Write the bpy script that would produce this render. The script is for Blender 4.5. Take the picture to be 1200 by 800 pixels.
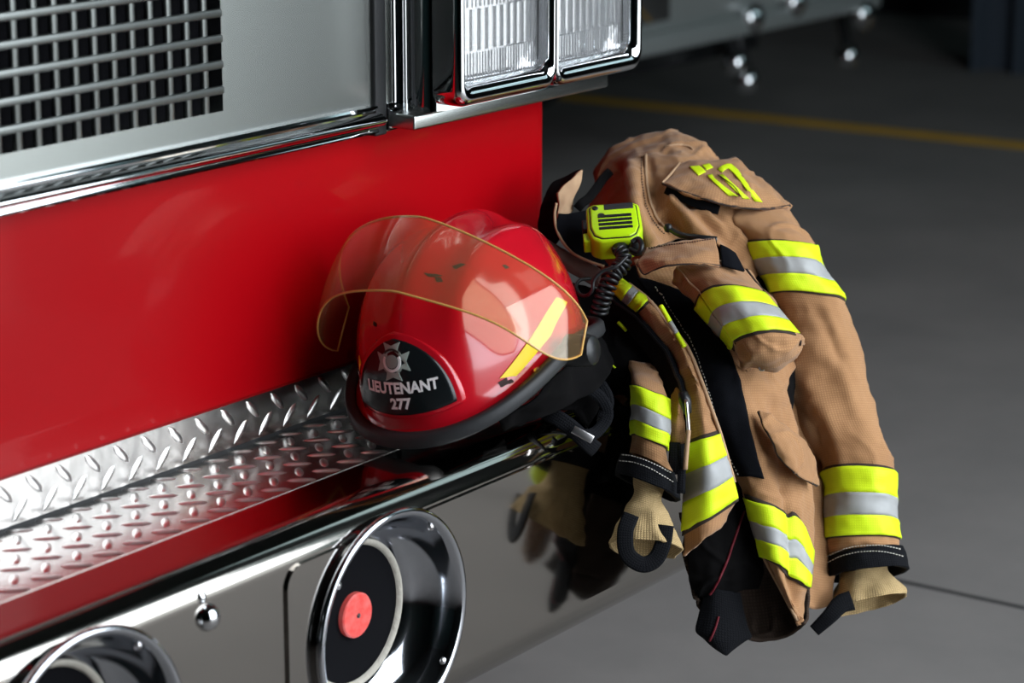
import bpy, math, random
import numpy as np
from mathutils import Vector, noise as mnoise
random.seed(7)
for o in list(bpy.data.objects): bpy.data.objects.remove(o)
scn = bpy.context.scene
COL = scn.collection
PI = math.pi

# ------------------------------------------------------------------ camera
F, VX, VY = 3000.0, 2180.0, 765.0          # focal length in pixels of the 1200x800 frame
PITCH = math.atan(VY / F); YAW = math.atan(VX / math.hypot(F, VY))
FH = np.array([math.cos(YAW), math.sin(YAW), 0]); RT = np.array([math.sin(YAW), -math.cos(YAW), 0])
UPZ = np.array([0, 0, 1.0])
FW = FH * math.cos(PITCH) - UPZ * math.sin(PITCH)
UP = UPZ * math.cos(PITCH) + FH * math.sin(PITCH)
def ray(px, py): return FW + RT * (px - 600) / F - UP * (py - 400) / F
CAM = np.array([0, 0, .70]) - 3.1 * ray(545, 490)
cd = bpy.data.cameras.new('camera'); cam = bpy.data.objects.new('camera', cd); COL.objects.link(cam)
cam.location = CAM; cam.rotation_euler = (PI / 2 - PITCH, 0, YAW - PI / 2)
cd.sensor_width = 36; cd.lens = F / 1200 * 36; cd.clip_start = .05; cd.clip_end = 200
cd.dof.use_dof = True; cd.dof.focus_distance = 3.10; cd.dof.aperture_fstop = 4.6
scn.camera = cam

# ------------------------------------------------------------------ world, light, exposure
w = bpy.data.worlds.new('overcast_sky'); scn.world = w; w.use_nodes = True
wb = w.node_tree.nodes['Background']; wb.inputs[0].default_value = (.86, .93, 1.0, 1); wb.inputs[1].default_value = 7.0
def portal(name, loc, sx, sy, rot):
    l = bpy.data.lights.new(name, 'AREA'); l.shape = 'RECTANGLE'; l.size = sx; l.size_y = sy
    l.cycles.is_portal = True
    o = bpy.data.objects.new(name, l); COL.objects.link(o); o.location = loc; o.rotation_euler = rot
    return o
DOOR = (-.7, 2.3, -2.45, 4.0)      # open bay door in front of the engine: x0, x1, y, height
WIN = (3.4, 7.0, 2.4, 4.4)         # unseen glazing added above the neighbouring door for chrome highlights: x0, x1, z0, z1
portal('added_window_daylight', ((WIN[0] + WIN[1]) / 2, DOOR[2], (WIN[2] + WIN[3]) / 2), WIN[1] - WIN[0], WIN[3] - WIN[2], (PI / 2, 0, 0))
portal('bay_door_daylight', ((DOOR[0] + DOOR[1]) / 2, DOOR[2], DOOR[3] / 2), DOOR[1] - DOOR[0], DOOR[3], (PI / 2, 0, 0))
scn.view_settings.view_transform = 'Standard'; scn.view_settings.look = 'None'
scn.view_settings.gamma = 1; scn.view_settings.use_curve_mapping = False
scn.view_settings.exposure = 0.0

# ------------------------------------------------------------------ pixel helpers
def at(px, py, t): return CAM + t * ray(px, py)
def aty(px, py, y):
    d = ray(px, py); return CAM + d * ((y - CAM[1]) / d[1])
def atz(px, py, z):
    d = ray(px, py); return CAM + d * ((z - CAM[2]) / d[2])
def proj(P):
    v = np.asarray(P) - CAM; t = v @ FW
    return np.stack([600 + F * (v @ RT) / t, 400 - F * (v @ UP) / t, t], -1)

# ------------------------------------------------------------------ materials
MATS = {}
def mat(name, base=(.5, .5, .5), rough=.5, metal=0., coat=0., coat_r=.05, trans=0., ior=1.45, spec=.5,
        noise=None, bump=None, weave=None, sheen=0., emis=None, var=None, aniso=0.):
    m = bpy.data.materials.new(name); m.use_nodes = True; nt = m.node_tree; b = nt.nodes['Principled BSDF']
    I = b.inputs
    I['Base Color'].default_value = (*base, 1); I['Roughness'].default_value = rough; I['Metallic'].default_value = metal
    I['Coat Weight'].default_value = coat; I['Coat Roughness'].default_value = coat_r
    I['Transmission Weight'].default_value = trans; I['IOR'].default_value = ior; I['Specular IOR Level'].default_value = spec
    I['Sheen Weight'].default_value = sheen
    tc = nt.nodes.new('ShaderNodeTexCoord'); N = nt.nodes.new; L = nt.links.new
    col = None
    if noise:                               # (scale, amount, second colour)
        n = N('ShaderNodeTexNoise'); n.inputs['Scale'].default_value = noise[0]; n.inputs['Detail'].default_value = 6
        n.inputs['Roughness'].default_value = .62
        L(tc.outputs['Object'], n.inputs['Vector'])
        r = N('ShaderNodeMapRange'); r.inputs[1].default_value = .36; r.inputs[2].default_value = .68
        r.inputs[4].default_value = noise[1]
        L(n.outputs['Fac'], r.inputs[0])
        mx = N('ShaderNodeMix'); mx.data_type = 'RGBA'; mx.inputs[6].default_value = (*base, 1); mx.inputs[7].default_value = (*noise[2], 1)
        L(r.outputs[0], mx.inputs[0]); col = mx.outputs[2]
        L(col, I['Base Color'])
    hs = None
    if bump:                                # (scale, strength, distance)
        n = N('ShaderNodeTexNoise'); n.inputs['Scale'].default_value = bump[0]; n.inputs['Detail'].default_value = 5
        L(tc.outputs['Object'], n.inputs['Vector'])
        bp = N('ShaderNodeBump'); bp.inputs['Strength'].default_value = bump[1]; bp.inputs['Distance'].default_value = bump[2]
        L(n.outputs['Fac'], bp.inputs['Height']); L(bp.outputs[0], I['Normal']); hs = bp
    if weave:                               # (period in metres, colour amount, bump distance)
        ws = []
        for ax in ('X', 'Y'):
            wv = N('ShaderNodeTexWave'); wv.wave_type = 'BANDS'; wv.bands_direction = ax; wv.wave_profile = 'SIN'
            wv.inputs['Scale'].default_value = 1 / weave[0] / 3.18; wv.inputs['Distortion'].default_value = 1.2
            wv.inputs['Detail'].default_value = 2; wv.inputs['Detail Scale'].default_value = 3
            L(tc.outputs['UV'], wv.inputs['Vector']); ws.append(wv)
        ad = N('ShaderNodeMath'); ad.operation = 'MAXIMUM'; L(ws[0].outputs['Fac'], ad.inputs[0]); L(ws[1].outputs['Fac'], ad.inputs[1])
        ml = N('ShaderNodeMapRange'); ml.inputs[3].default_value = 1 + weave[1] * .5; ml.inputs[4].default_value = 1 - weave[1]
        L(ad.outputs[0], ml.inputs[0])
        vm = N('ShaderNodeMix'); vm.data_type = 'RGBA'; vm.blend_type = 'MULTIPLY'; vm.inputs[0].default_value = 1
        if col: L(col, vm.inputs[6])
        else: vm.inputs[6].default_value = (*base, 1)
        L(ml.outputs[0], vm.inputs[7]); L(vm.outputs[2], I['Base Color'])
        bp = N('ShaderNodeBump'); bp.inputs['Strength'].default_value = .8; bp.inputs['Distance'].default_value = weave[2]; bp.invert = True
        L(ad.outputs[0], bp.inputs['Height'])
        if hs: L(hs.outputs[0], bp.inputs['Normal'])
        L(bp.outputs[0], I['Normal'])
    MATS[name] = m
    return m
M_RED = mat('red_coach_paint', (.33, .0005, .0034), .32, coat=.12, coat_r=.05, spec=.14, noise=(3, .12, (.42, .0015, .004)))
M_STEEL = mat('brushed_stainless_steel', (.42, .44, .42), .27, 1)
M_GRILLE = mat('dull_grille_steel', (.24, .255, .245), .38, 1)
M_SIRENCH = mat('dulled_chrome', (.58, .60, .64), .10, 1)
M_CHROME = mat('polished_chrome', (.74, .75, .76), .055, 1)
M_MIRROR = mat('polished_stainless_bumper', (.40, .375, .345), .085, 1, bump=(5, .05, .004))
M_TREAD = mat('tread_plate_aluminium', (.52, .50, .48), .22, 1, bump=(60, .12, .002))
M_TREADBAR = mat('worn_tread_bar', (.74, .72, .70), .28, 1)
M_BLACKRUB = mat('black_rubber', (.012, .013, .014), .55)
M_BLACKPL = mat('black_plastic', (.010, .011, .012), .35)
M_HOLE = mat('near_black_recess', (.003, .003, .004), .9, spec=.1)
M_FLOOR = mat('sealed_concrete', (.25, .235, .222), .8, spec=.12, noise=(2.2, .7, (.19, .182, .174)), bump=(26, .12, .004))
M_WALL = mat('painted_block_wall', (.03, .07, .068), .8)
M_CEIL = mat('dark_ceiling', (.05, .065, .065), .9)
M_YLINE = mat('worn_yellow_floor_paint', (.85, .47, .03), .6, noise=(9, .5, (.55, .32, .05)))
M_JOINT = mat('joint_filler', (.02, .02, .02), .9)
M_TAN = mat('tan_turnout_fabric', (.42, .222, .102), .88, noise=(14, .6, (.31, .155, .070)), weave=(.0032, .20, .00025), sheen=.15, spec=.2)
M_TAND = mat('tan_fabric_edge', (.46, .30, .18), .9, noise=(40, .5, (.33, .20, .12)), spec=.2)
M_LIME = mat('fluorescent_lime_trim', (.70, .92, .012), .55, noise=(50, .35, (.62, .84, .02)), weave=(.003, .06, .0002), spec=.3)
M_SILV = mat('silver_reflective_trim', (.36, .365, .36), .45, noise=(60, .4, (.30, .31, .31)), spec=.5)
M_DKTHREAD = mat('dark_seam_thread', (.035, .022, .018), .9)
M_THREAD = mat('pale_stitching_thread', (.55, .52, .46), .8)
M_NAVY = mat('black_webbing', (.0055, .006, .008), .85, weave=(.003, .3, .0006), spec=.15)
M_VELCRO = mat('black_hook_tape', (.0045, .005, .007), .95, bump=(900, .6, .001), spec=.1)
M_LINING = mat('black_lining_fabric', (.0035, .0032, .0034), .92, bump=(40, .3, .004), spec=.1)
M_HEMIN = mat('brown_inner_facing', (.045, .030, .022), .95, weave=(.0042, .3, .0005), spec=.15)
M_KNIT = mat('cream_knit_wristlet', (.60, .43, .215), .95, noise=(90, .6, (.46, .32, .15)), weave=(.0026, .35, .0009), spec=.15)
M_PIPE = mat('dark_red_piping', (.13, .004, .012), .7)
M_LEATHER = mat('brown_leather_strip', (.075, .03, .02), .65, noise=(30, .5, (.05, .02, .014)))
M_HELM = mat('red_helmet_shell', (.52, .006, .016), .17, coat=.7, coat_r=.08, noise=(11, .4, (.42, .006, .014)))
M_HRIM = mat('charcoal_rubber_edging', (.022, .023, .025), .55, bump=(300, .2, .001))
M_HYEL = mat('yellow_reflective_sticker', (.85, .66, .02), .4)
M_HBLACK = mat('black_front_plate', (.008, .011, .012), .22)
M_LETTER = mat('silver_white_lettering', (.90, .91, .90), .5)
M_BADGE = mat('grey_green_badge', (.34, .41, .37), .4)
M_RADIO = mat('lime_radio_plastic', (.50, .80, .008), .32)
M_REDBADGE = mat('red_siren_badge', (.72, .055, .045), .35, noise=(70, .4, (.8, .3, .27)))
M_WORN = mat('worn_cream_rim', (.42, .39, .33), .7, bump=(120, .6, .004))
M_TIRE = mat('tyre_rubber', (.012, .012, .012), .8)
M_BLUEPOST = mat('blue_grey_painted_steel', (.05, .065, .085), .5)
M_SCUFF = mat('dark_paint_scuff', (.03, .012, .012), .7)
M_REFL = mat('silvered_reflector', (.92, .92, .92), .32, 1)
M_ALLOY = mat('dull_alloy', (.36, .39, .38), .42, .55)
M_BUCKLE = mat('brushed_buckle_metal', (.72, .70, .70), .3, 1)
def mat_visor():
    m = bpy.data.materials.new('amber_clear_visor'); m.use_nodes = True; nt = m.node_tree; nt.nodes.clear(); N = nt.nodes.new; L = nt.links.new
    out = N('ShaderNodeOutputMaterial'); mix = N('ShaderNodeMixShader'); tr = N('ShaderNodeBsdfTransparent'); gl = N('ShaderNodeBsdfGlossy')
    df = N('ShaderNodeBsdfDiffuse'); mx2 = N('ShaderNodeMixShader'); fr = N('ShaderNodeFresnel'); fr.inputs['IOR'].default_value = 1.5
    tr.inputs[0].default_value = (.975, .90, .80, 1); gl.inputs['Roughness'].default_value = .06; gl.inputs[0].default_value = (1, .97, .9, 1)
    df.inputs[0].default_value = (.75, .52, .28, 1); mx2.inputs[0].default_value = .05
    lw = N('ShaderNodeLayerWeight'); lw.inputs[0].default_value = .5; pw = N('ShaderNodeMath'); pw.operation = 'POWER'; pw.inputs[1].default_value = 4.0
    ma = N('ShaderNodeMath'); ma.operation = 'MULTIPLY_ADD'; ma.inputs[1].default_value = .55; ma.inputs[2].default_value = .035
    L(lw.outputs['Facing'], pw.inputs[0]); L(pw.outputs[0], ma.inputs[0])
    L(tr.outputs[0], mx2.inputs[1]); L(df.outputs[0], mx2.inputs[2]); L(ma.outputs[0], mix.inputs[0])
    L(mx2.outputs[0], mix.inputs[1]); L(gl.outputs[0], mix.inputs[2]); L(mix.outputs[0], out.inputs[0])
    return m
M_VISOR = mat_visor()
M_VEDGE = mat('amber_visor_edge', (.62, .36, .10), .25, coat=.4)
def mat_lens():
    m = bpy.data.materials.new('clear_lamp_glass'); m.use_nodes = True; nt = m.node_tree; nt.nodes.clear(); N = nt.nodes.new; L = nt.links.new
    out = N('ShaderNodeOutputMaterial'); mix = N('ShaderNodeMixShader'); rf = N('ShaderNodeBsdfRefraction'); gl = N('ShaderNodeBsdfGlossy')
    rf.inputs['IOR'].default_value = 1.25; rf.inputs['Roughness'].default_value = .02; gl.inputs['Roughness'].default_value = .04
    fr = N('ShaderNodeFresnel'); fr.inputs['IOR'].default_value = 1.5
    m3 = N('ShaderNodeMixShader'); m3.inputs[0].default_value = .08; df = N('ShaderNodeBsdfDiffuse'); df.inputs[0].default_value = (.9, .92, .95, 1)
    L(fr.outputs[0], mix.inputs[0]); L(rf.outputs[0], mix.inputs[1]); L(gl.outputs[0], mix.inputs[2]); L(mix.outputs[0], m3.inputs[1]); L(df.outputs[0], m3.inputs[2]); L(m3.outputs[0], out.inputs[0])
    return m
M_LENS = mat_lens()

# ------------------------------------------------------------------ mesh helpers
def link(name, me, m, parent=None, smooth=True):
    o = bpy.data.objects.new(name, me); COL.objects.link(o)
    if m and not me.materials: me.materials.append(m)
    if smooth:
        me.polygons.foreach_set('use_smooth', [True] * len(me.polygons))
    if parent: o.parent = parent
    return o
def mesh(name, vs, fs, m, parent=None, smooth=True, uv=None):
    me = bpy.data.meshes.new(name); me.from_pydata([tuple(map(float, v)) for v in vs], [], fs); me.update()
    if uv is not None:
        ul = me.uv_layers.new(name='UVMap'); li = np.empty(len(me.loops), int); me.loops.foreach_get('vertex_index', li)
        ul.data.foreach_set('uv', np.asarray(uv, dtype=np.float32)[li].ravel())
    return link(name, me, m, parent, smooth)
def bevel(o, wd, seg=3, ang=.6):
    b = o.modifiers.new('bevel', 'BEVEL'); b.width = wd; b.segments = seg; b.limit_method = 'ANGLE'; b.angle_limit = ang
    return o
def box_data(x0, x1, y0, y1, z0, z1):
    v = [(x, y, z) for z in (z0, z1) for y in (y0, y1) for x in (x0, x1)]
    return v, [(0, 2, 3, 1), (4, 5, 7, 6), (0, 1, 5, 4), (2, 6, 7, 3), (0, 4, 6, 2), (1, 3, 7, 5)]
def box(name, x0, x1, y0, y1, z0, z1, m, parent=None, bv=0, seg=3):
    o = mesh(name, *box_data(x0, x1, y0, y1, z0, z1), m, parent, smooth=bool(bv))
    if bv: bevel(o, bv, seg)
    return o
def prism(name, prof, axis, a0, a1, m, parent=None, smooth=True, bv=0):
    """closed 2-D profile extruded along axis ('x': profile is (y,z); 'z': (x,y); 'y': (x,z))"""
    n = len(prof); f3 = {'x': lambda p, a: (a, p[0], p[1]), 'y': lambda p, a: (p[0], a, p[1]), 'z': lambda p, a: (p[0], p[1], a)}[axis]
    vs = [f3(p, a0) for p in prof] + [f3(p, a1) for p in prof]
    fs = [(i, (i + 1) % n, n + (i + 1) % n, n + i) for i in range(n)] + [tuple(range(n))[::-1], tuple(range(n, 2 * n))]
    o = mesh(name, vs, fs, m, parent, smooth)
    if smooth:
        es = o.modifiers.new('edge_split', 'EDGE_SPLIT'); es.split_angle = .7
    return o
def lathe(name, prof, origin, axis, m, parent=None, n=64, split=False):
    """profile list of (radius, height along axis)"""
    ax = Vector(axis).normalized(); t = Vector((0, 0, 1)) if abs(ax.z) < .9 else Vector((1, 0, 0))
    a = ax.cross(t).normalized(); b = ax.cross(a).normalized(); O = Vector(origin)
    vs = []; fs = []
    for r, h in prof:
        for k in range(n):
            th = 2 * PI * k / n; vs.append(O + ax * h + (a * math.cos(th) + b * math.sin(th)) * max(r, 1e-5))
    for i in range(len(prof) - 1):
        for k in range(n):
            k2 = (k + 1) % n; fs.append((i * n + k, i * n + k2, (i + 1) * n + k2, (i + 1) * n + k))
    o = mesh(name, vs, fs, m, parent)
    if split: es = o.modifiers.new('edge_split', 'EDGE_SPLIT'); es.split_angle = .6
    return o
def cr_basis(n, xs):
    """Catmull-Rom basis matrix for n control values at parameters xs in 0..n-1"""
    xs = np.asarray(xs, float); B = np.zeros((len(xs), n))
    for k, x in enumerate(xs):
        i = min(max(int(math.floor(x)), 0), n - 2); f = x - i
        wts = [(-.5 * f + f * f - .5 * f ** 3), (1 - 2.5 * f * f + 1.5 * f ** 3), (.5 * f + 2 * f * f - 1.5 * f ** 3), (-.5 * f * f + .5 * f ** 3)]
        for j, wt in zip((i - 1, i, i + 1, i + 2), wts):
            if j < 0: B[k, 0] += 2 * wt; B[k, 1] -= wt
            elif j > n - 1: B[k, n - 1] += 2 * wt; B[k, n - 2] -= wt
            else: B[k, j] += wt
    return B
def curve_pts(pts, n):
    pts = np.asarray(pts, float); return cr_basis(len(pts), np.linspace(0, len(pts) - 1, n)) @ pts
def tube(name, pts, r, m, parent=None, n=10, samples=None, closed=False):
    P = np.asarray(pts, float)
    if samples: P = curve_pts(P, samples)
    R = np.full(len(P), r) if np.isscalar(r) else np.interp(np.linspace(0, 1, len(P)), np.linspace(0, 1, len(r)), r)
    N_ = len(P); T = np.gradient(P, axis=0)
    if closed: T = np.roll(P, -1, 0) - np.roll(P, 1, 0)
    T /= np.linalg.norm(T, axis=1)[:, None] + 1e-12
    ref = np.array([0, 0, 1.]) if abs(T[0, 2]) < .9 else np.array([1., 0, 0])
    a = np.cross(T[0], ref); a /= np.linalg.norm(a); vs = []
    for i in range(N_):
        a = a - T[i] * (a @ T[i]); a /= np.linalg.norm(a); b = np.cross(T[i], a)
        for k in range(n):
            th = 2 * PI * k / n; vs.append(P[i] + R[i] * (a * math.cos(th) + b * math.sin(th)))
    fs = []
    for i in range(N_ if closed else N_ - 1):
        j = (i + 1) % N_
        for k in range(n): fs.append((i * n + k, i * n + (k + 1) % n, j * n + (k + 1) % n, j * n + k))
    if not closed: fs += [tuple(range(n))[::-1], tuple(range((N_ - 1) * n, N_ * n))]
    return mesh(name, vs, fs, m, parent)
def empty(name, loc=(0, 0, 0)):
    o = bpy.data.objects.new(name, None); COL.objects.link(o); o.location = (0, 0, 0); o.empty_display_size = .1
    return o
def tag(o, label, cat, group=None):
    o['label'] = label; o['category'] = cat
    if group: o['group'] = group
    return o
def lab(o, label): o['label'] = label; return o
def structure(o): o['kind'] = 'structure'; return o

# ------------------------------------------------------------------ cloth helpers
def wrinkle(P, amp, sc, seed=0):
    """smooth pseudo-random field of the position, vectorised"""
    rs = np.random.RandomState(seed); out = np.zeros(P.shape[:-1]); tot = 0
    wp = P + .012 * np.sin(P[..., [1, 2, 0]] * 23 + seed)
    for k in range(9):
        d = rs.normal(size=3); d /= np.linalg.norm(d); fr = 2 * PI / sc * (.6 + 1.3 * rs.rand()); a = 1 / (.6 + fr * sc / 6.3)
        out += a * np.sin(wp @ d * fr + rs.rand() * 6.28); tot += a
    return amp * out / tot * 2
def crease(P, amp, sc, seed):
    """thin wandering crease ridges"""
    f = wrinkle(P, 1., sc, seed); g = wrinkle(P, 1., sc * 1.7, seed + 9)
    return amp * (np.exp(-(f / .12) ** 2) * np.clip(.5 + g, 0, 1.2) - .35)
def fold_field(px, folds):
    out = np.zeros(px.shape[:-1])
    for pts, wd, h in folds:
        pts = np.asarray(pts, float); best = np.full(px.shape[:-1], 1e9)
        for a, b in zip(pts[:-1], pts[1:]):
            ab = b - a; s = np.clip(((px[..., :2] - a) @ ab) / (ab @ ab + 1e-9), 0, 1)
            dd = np.linalg.norm(px[..., :2] - (a + s[..., None] * ab), axis=-1); best = np.minimum(best, dd)
        out += h * np.exp(-(best / wd) ** 2)
    return out
def grid_normals(G, closed=False):
    if closed: dv = np.roll(G, -1, 1) - np.roll(G, 1, 1)
    else: dv = np.gradient(G, axis=1)
    du = np.gradient(G, axis=0); n = np.cross(du, dv); return n / (np.linalg.norm(n, axis=-1, keepdims=True) + 1e-12)
def rest(G):
    """keep cloth on the bumper: lift it onto the deck or push it in front of the face, whichever is nearer"""
    G = G.copy(); ins = (G[..., 0] < .474) & (G[..., 1] > -.113) & (G[..., 1] < .3) & (G[..., 2] < .704) & (G[..., 2] > .40)
    up = .704 - G[..., 2]; fw = G[..., 1] + .113; side = .474 - G[..., 0]
    a = ins & (up <= fw) & (up <= side); b = ins & ~a & (fw <= side); c = ins & ~a & ~b
    G[..., 2] = np.where(a, .704, G[..., 2]); G[..., 1] = np.where(b, -.113, G[..., 1]); G[..., 0] = np.where(c, .474, G[..., 0])
    return G
def build_grid(name, G, NRM, m, parent, thick, closed=False, cap=False):
    nu, nv = G.shape[:2]; G = rest(G); B = rest(G - NRM * thick)
    vs = np.concatenate([G.reshape(-1, 3), B.reshape(-1, 3)]); K = nu * nv; fs = []
    cols = nv if closed else nv - 1
    idx = lambda i, j: i * nv + j % nv
    for i in range(nu - 1):
        for j in range(cols):
            q = (idx(i, j), idx(i, j + 1), idx(i + 1, j + 1), idx(i + 1, j)); fs.append(q); fs.append(tuple(K + k for k in q[::-1]))
    for j in range(cols):
        fs.append((idx(0, j + 1), idx(0, j), K + idx(0, j), K + idx(0, j + 1)))
        fs.append((idx(nu - 1, j), idx(nu - 1, j + 1), K + idx(nu - 1, j + 1), K + idx(nu - 1, j)))
    if not closed:
        for i in range(nu - 1):
            fs.append((idx(i, 0), idx(i + 1, 0), K + idx(i + 1, 0), K + idx(i, 0)))
            fs.append((idx(i + 1, nv - 1), idx(i, nv - 1), K + idx(i, nv - 1), K + idx(i + 1, nv - 1)))
    lu = np.concatenate([[0], np.cumsum(np.linalg.norm(np.diff(G, axis=0), axis=-1).mean(1))])
    lv = np.concatenate([[0], np.cumsum(np.linalg.norm(np.diff(G, axis=1), axis=-1).mean(0))])
    uv = np.stack(np.meshgrid(lu, lv, indexing='ij'), -1).reshape(-1, 2); uv = np.concatenate([uv, uv])
    # make faces point outwards
    o = mesh(name, vs, fs, m, parent, True, uv)
    a, b, c = (vs[k] for k in fs[0][:3]); fn = np.cross(b - a, c - a)
    if fn @ NRM[0, 0] < 0: o.data.flip_normals()
    return o
class Drop:
    """front points of built cloth, to lay trim on it"""
    def __init__(s): s.P = np.zeros((0, 3)); s.N = np.zeros((0, 3))
    def add(s, G, NRM):
        v = CAM - G; fr = (v * NRM).sum(-1) > 0.0
        s.P = np.concatenate([s.P, G[fr]]); s.N = np.concatenate([s.N, NRM[fr]])
        return s
    def at(s, pts, off):
        Q = proj(s.P); out = []
        for p in pts:
            d2 = (Q[:, 0] - p[0]) ** 2 + (Q[:, 1] - p[1]) ** 2
            k = np.argpartition(d2, 6)[:6]; wt = 1 / (d2[k] + .3); wt /= wt.sum()
            t = (Q[k, 2] * wt).sum(); n = (s.N[k] * wt[:, None]).sum(0); n /= np.linalg.norm(n) + 1e-9
            out.append(at(p[0], p[1], t) + n * off)
        return np.array(out)
def patch(name, rows, m, parent, nu=40, nv=40, thick=.0025, wr=None, folds=(), drop=None, off=0., fine=True):
    """cloth sheet through rows of (px, py, depth) control points"""
    R = len(rows); Cn = len(rows[0])
    Cp = np.array([[at(*c) for c in r] for r in rows])
    Bu = cr_basis(R, np.linspace(0, R - 1, nu)); Bv = cr_basis(Cn, np.linspace(0, Cn - 1, nv))
    G = np.einsum('ir,rck,jc->ijk', Bu, Cp, Bv)
    n = grid_normals(G)
    if (n * (CAM - G)).sum(-1).mean() < 0: n = -n
    d = np.zeros(G.shape[:2])
    if wr: d += wrinkle(G, wr[0], wr[1], wr[2] if len(wr) > 2 else 0) + crease(G, .0040, .12, 33)
    if folds: d += fold_field(proj(G), folds)
    if fine: d += wrinkle(G, .0013, .034, 5) + wrinkle(G, .0007, .016, 15)
    G = G + n * (d + off)[..., None]
    n2 = grid_normals(G)
    if (n2 * n).sum() < 0: n2 = -n2
    o = build_grid(name, G, n2, m, parent, thick)
    if drop is not None: drop.add(G, n2)
    return o, G, n2
class Tube:
    """sleeve-like tube: stations (L px, R px, depth, depth radius, front bulge px)"""
    def __init__(s, st, wr=None, folds=()):
        s.st = st; s.wr = wr; s.folds = folds
        s.L = np.array([at(*q[0], q[2]) for q in st]); s.R = np.array([at(*q[1], q[2]) for q in st])
        s.d = np.array([q[3] for q in st], float); s.b = np.array([q[4] * q[2] / F for q in st], float)
    def eval(s, us, nv, off=0., v0=0., v1=1.):
        n = len(s.st); B = cr_basis(n, us); L = B @ s.L; R = B @ s.R; d = B @ s.d; b = B @ s.b
        c = (L + R) / 2; a = (R - L) / 2
        full = abs(v1 - v0 - 1) < 1e-6
        th = 2 * PI * np.linspace(v0, v1, nv, endpoint=not full)
        ct, sn = np.cos(th), np.sin(th); ex = .86
        ct = np.sign(ct) * np.abs(ct) ** ex; sn = np.sign(sn) * np.abs(sn) ** ex
        G = c[:, None] - a[:, None] * ct[None, :, None] + (-FH * d[:, None] + UPZ * (-b[:, None]))[:, None, :] * sn[None, :, None]
        N_ = grid_normals(G, full)
        if (N_ * (G - c[:, None])).sum() < 0: N_ = -N_
        dd = np.full(G.shape[:2], off) + wrinkle(G, .0013, .034, 5) + wrinkle(G, .0006, .016, 15)
        if s.wr: dd += wrinkle(G, *s.wr) + crease(G, .0040, .12, 33)
        if s.folds: dd += fold_field(proj(G), s.folds) * np.clip((N_ * (CAM - G)).sum(-1) / 3, 0, 1)
        G = G + N_ * dd[..., None]; N2 = grid_normals(G, full)
        if (N2 * N_).sum() < 0: N2 = -N2
        return G, N2, full
    def build(s, name, m, parent, u0, u1, nu, nv=72, off=0., thick=.002, v0=0., v1=1., drop=None):
        G, N_, full = s.eval(np.linspace(u0, u1, nu), nv, off, v0, v1)
        if drop is not None: drop.add(G, N_)
        return build_grid(name, G, N_, m, parent, thick, closed=full)
    def band(s, parent, u0, u1, cut=(.36, .64), v0=0., v1=1., lift=.0034):
        du = u1 - u0
        e = .045 * du
        lab(s.build('seam_tape', M_DKTHREAD, parent, u0 - e, u1 + e, 10, off=lift * .35, thick=.0014, v0=v0, v1=v1), 'dark stitched border')
        lab(s.build('reflective_stripe', M_LIME, parent, u0, u0 + cut[0] * du, 8, off=lift, v0=v0, v1=v1), 'lime yellow stripe')
        lab(s.build('reflective_stripe', M_SILV, parent, u0 + cut[0] * du, u0 + cut[1] * du, 8, off=lift, v0=v0, v1=v1), 'silver grey stripe')
        lab(s.build('reflective_stripe', M_LIME, parent, u0 + cut[1] * du, u1, 8, off=lift, v0=v0, v1=v1), 'lime yellow stripe')
def decal(name, rows, m, parent, drop, off=.0018, thick=.0015, nu=12, nv=24):
    """flat trim given by rows of pixels, laid on the cloth in drop"""
    A = np.array(rows, float); R, Cn = A.shape[:2]
    g = np.einsum('ir,rck,jc->ijk', cr_basis(R, np.linspace(0, R - 1, nu)), A, cr_basis(Cn, np.linspace(0, Cn - 1, nv)))
    G = drop.at(g.reshape(-1, 2), off).reshape(nu, nv, 3)
    n = grid_normals(G)
    if (n * (CAM - G)).sum() < 0: n = -n
    return build_grid(name, G, n, m, parent, thick)
def decal_band(parent, top, bot, drop, cut=(.36, .64), border=True, nv=26, lift=.0034):
    top = np.array(top, float); bot = np.array(bot, float); mix = lambda k: top * (1 - k) + bot * k
    if border: lab(decal('seam_tape', [mix(-.055), mix(1.055)], M_DKTHREAD, parent, drop, lift * .4, .0014, nu=14, nv=nv), 'dark stitched border')
    for a, b, mm, tx in ((0, cut[0], M_LIME, 'lime yellow stripe'), (cut[0], cut[1], M_SILV, 'silver grey stripe'), (cut[1], 1, M_LIME, 'lime yellow stripe')):
        lab(decal('reflective_stripe', [mix(a), mix(b)], mm, parent, drop, lift, nu=7, nv=nv), tx)
def seam(name, pts, r, m, parent, drop, off=.001, samples=40):
    p = curve_pts(np.array(pts, float), samples); return tube(name, drop.at(p, off), r, m, parent, n=6)
def stitches(name, pts, parent, drop, step=4.2, length=2.4, wd=.9, off=.002, m=None):
    """row of short thread stitches joined into one part"""
    p = curve_pts(np.array(pts, float), 200); L = np.concatenate([[0], np.cumsum(np.linalg.norm(np.diff(p, axis=0), axis=1))])
    vs = []; fs = []; s = 0
    while s + length < L[-1]:
        q = [np.array([np.interp(x, L, p[:, 0]), np.interp(x, L, p[:, 1])]) for x in (s, s + length)]
        d = (q[1] - q[0]); d /= np.linalg.norm(d) + 1e-9; nn = np.array([-d[1], d[0]]) * wd / 2
        c = drop.at([q[0] - nn, q[1] - nn, q[1] + nn, q[0] + nn], off); k = len(vs); vs += list(c)
        lo = drop.at([q[0] - nn, q[1] - nn, q[1] + nn, q[0] + nn], off - .0008); vs += list(lo)
        fs += [(k, k + 1, k + 2, k + 3), (k, k + 4, k + 5, k + 1), (k + 1, k + 5, k + 6, k + 2), (k + 2, k + 6, k + 7, k + 3), (k + 3, k + 7, k + 4, k)]
        s += step
    o = mesh(name, vs, fs, m or M_THREAD, parent, False); o['kind'] = 'stuff'; return o

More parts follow.
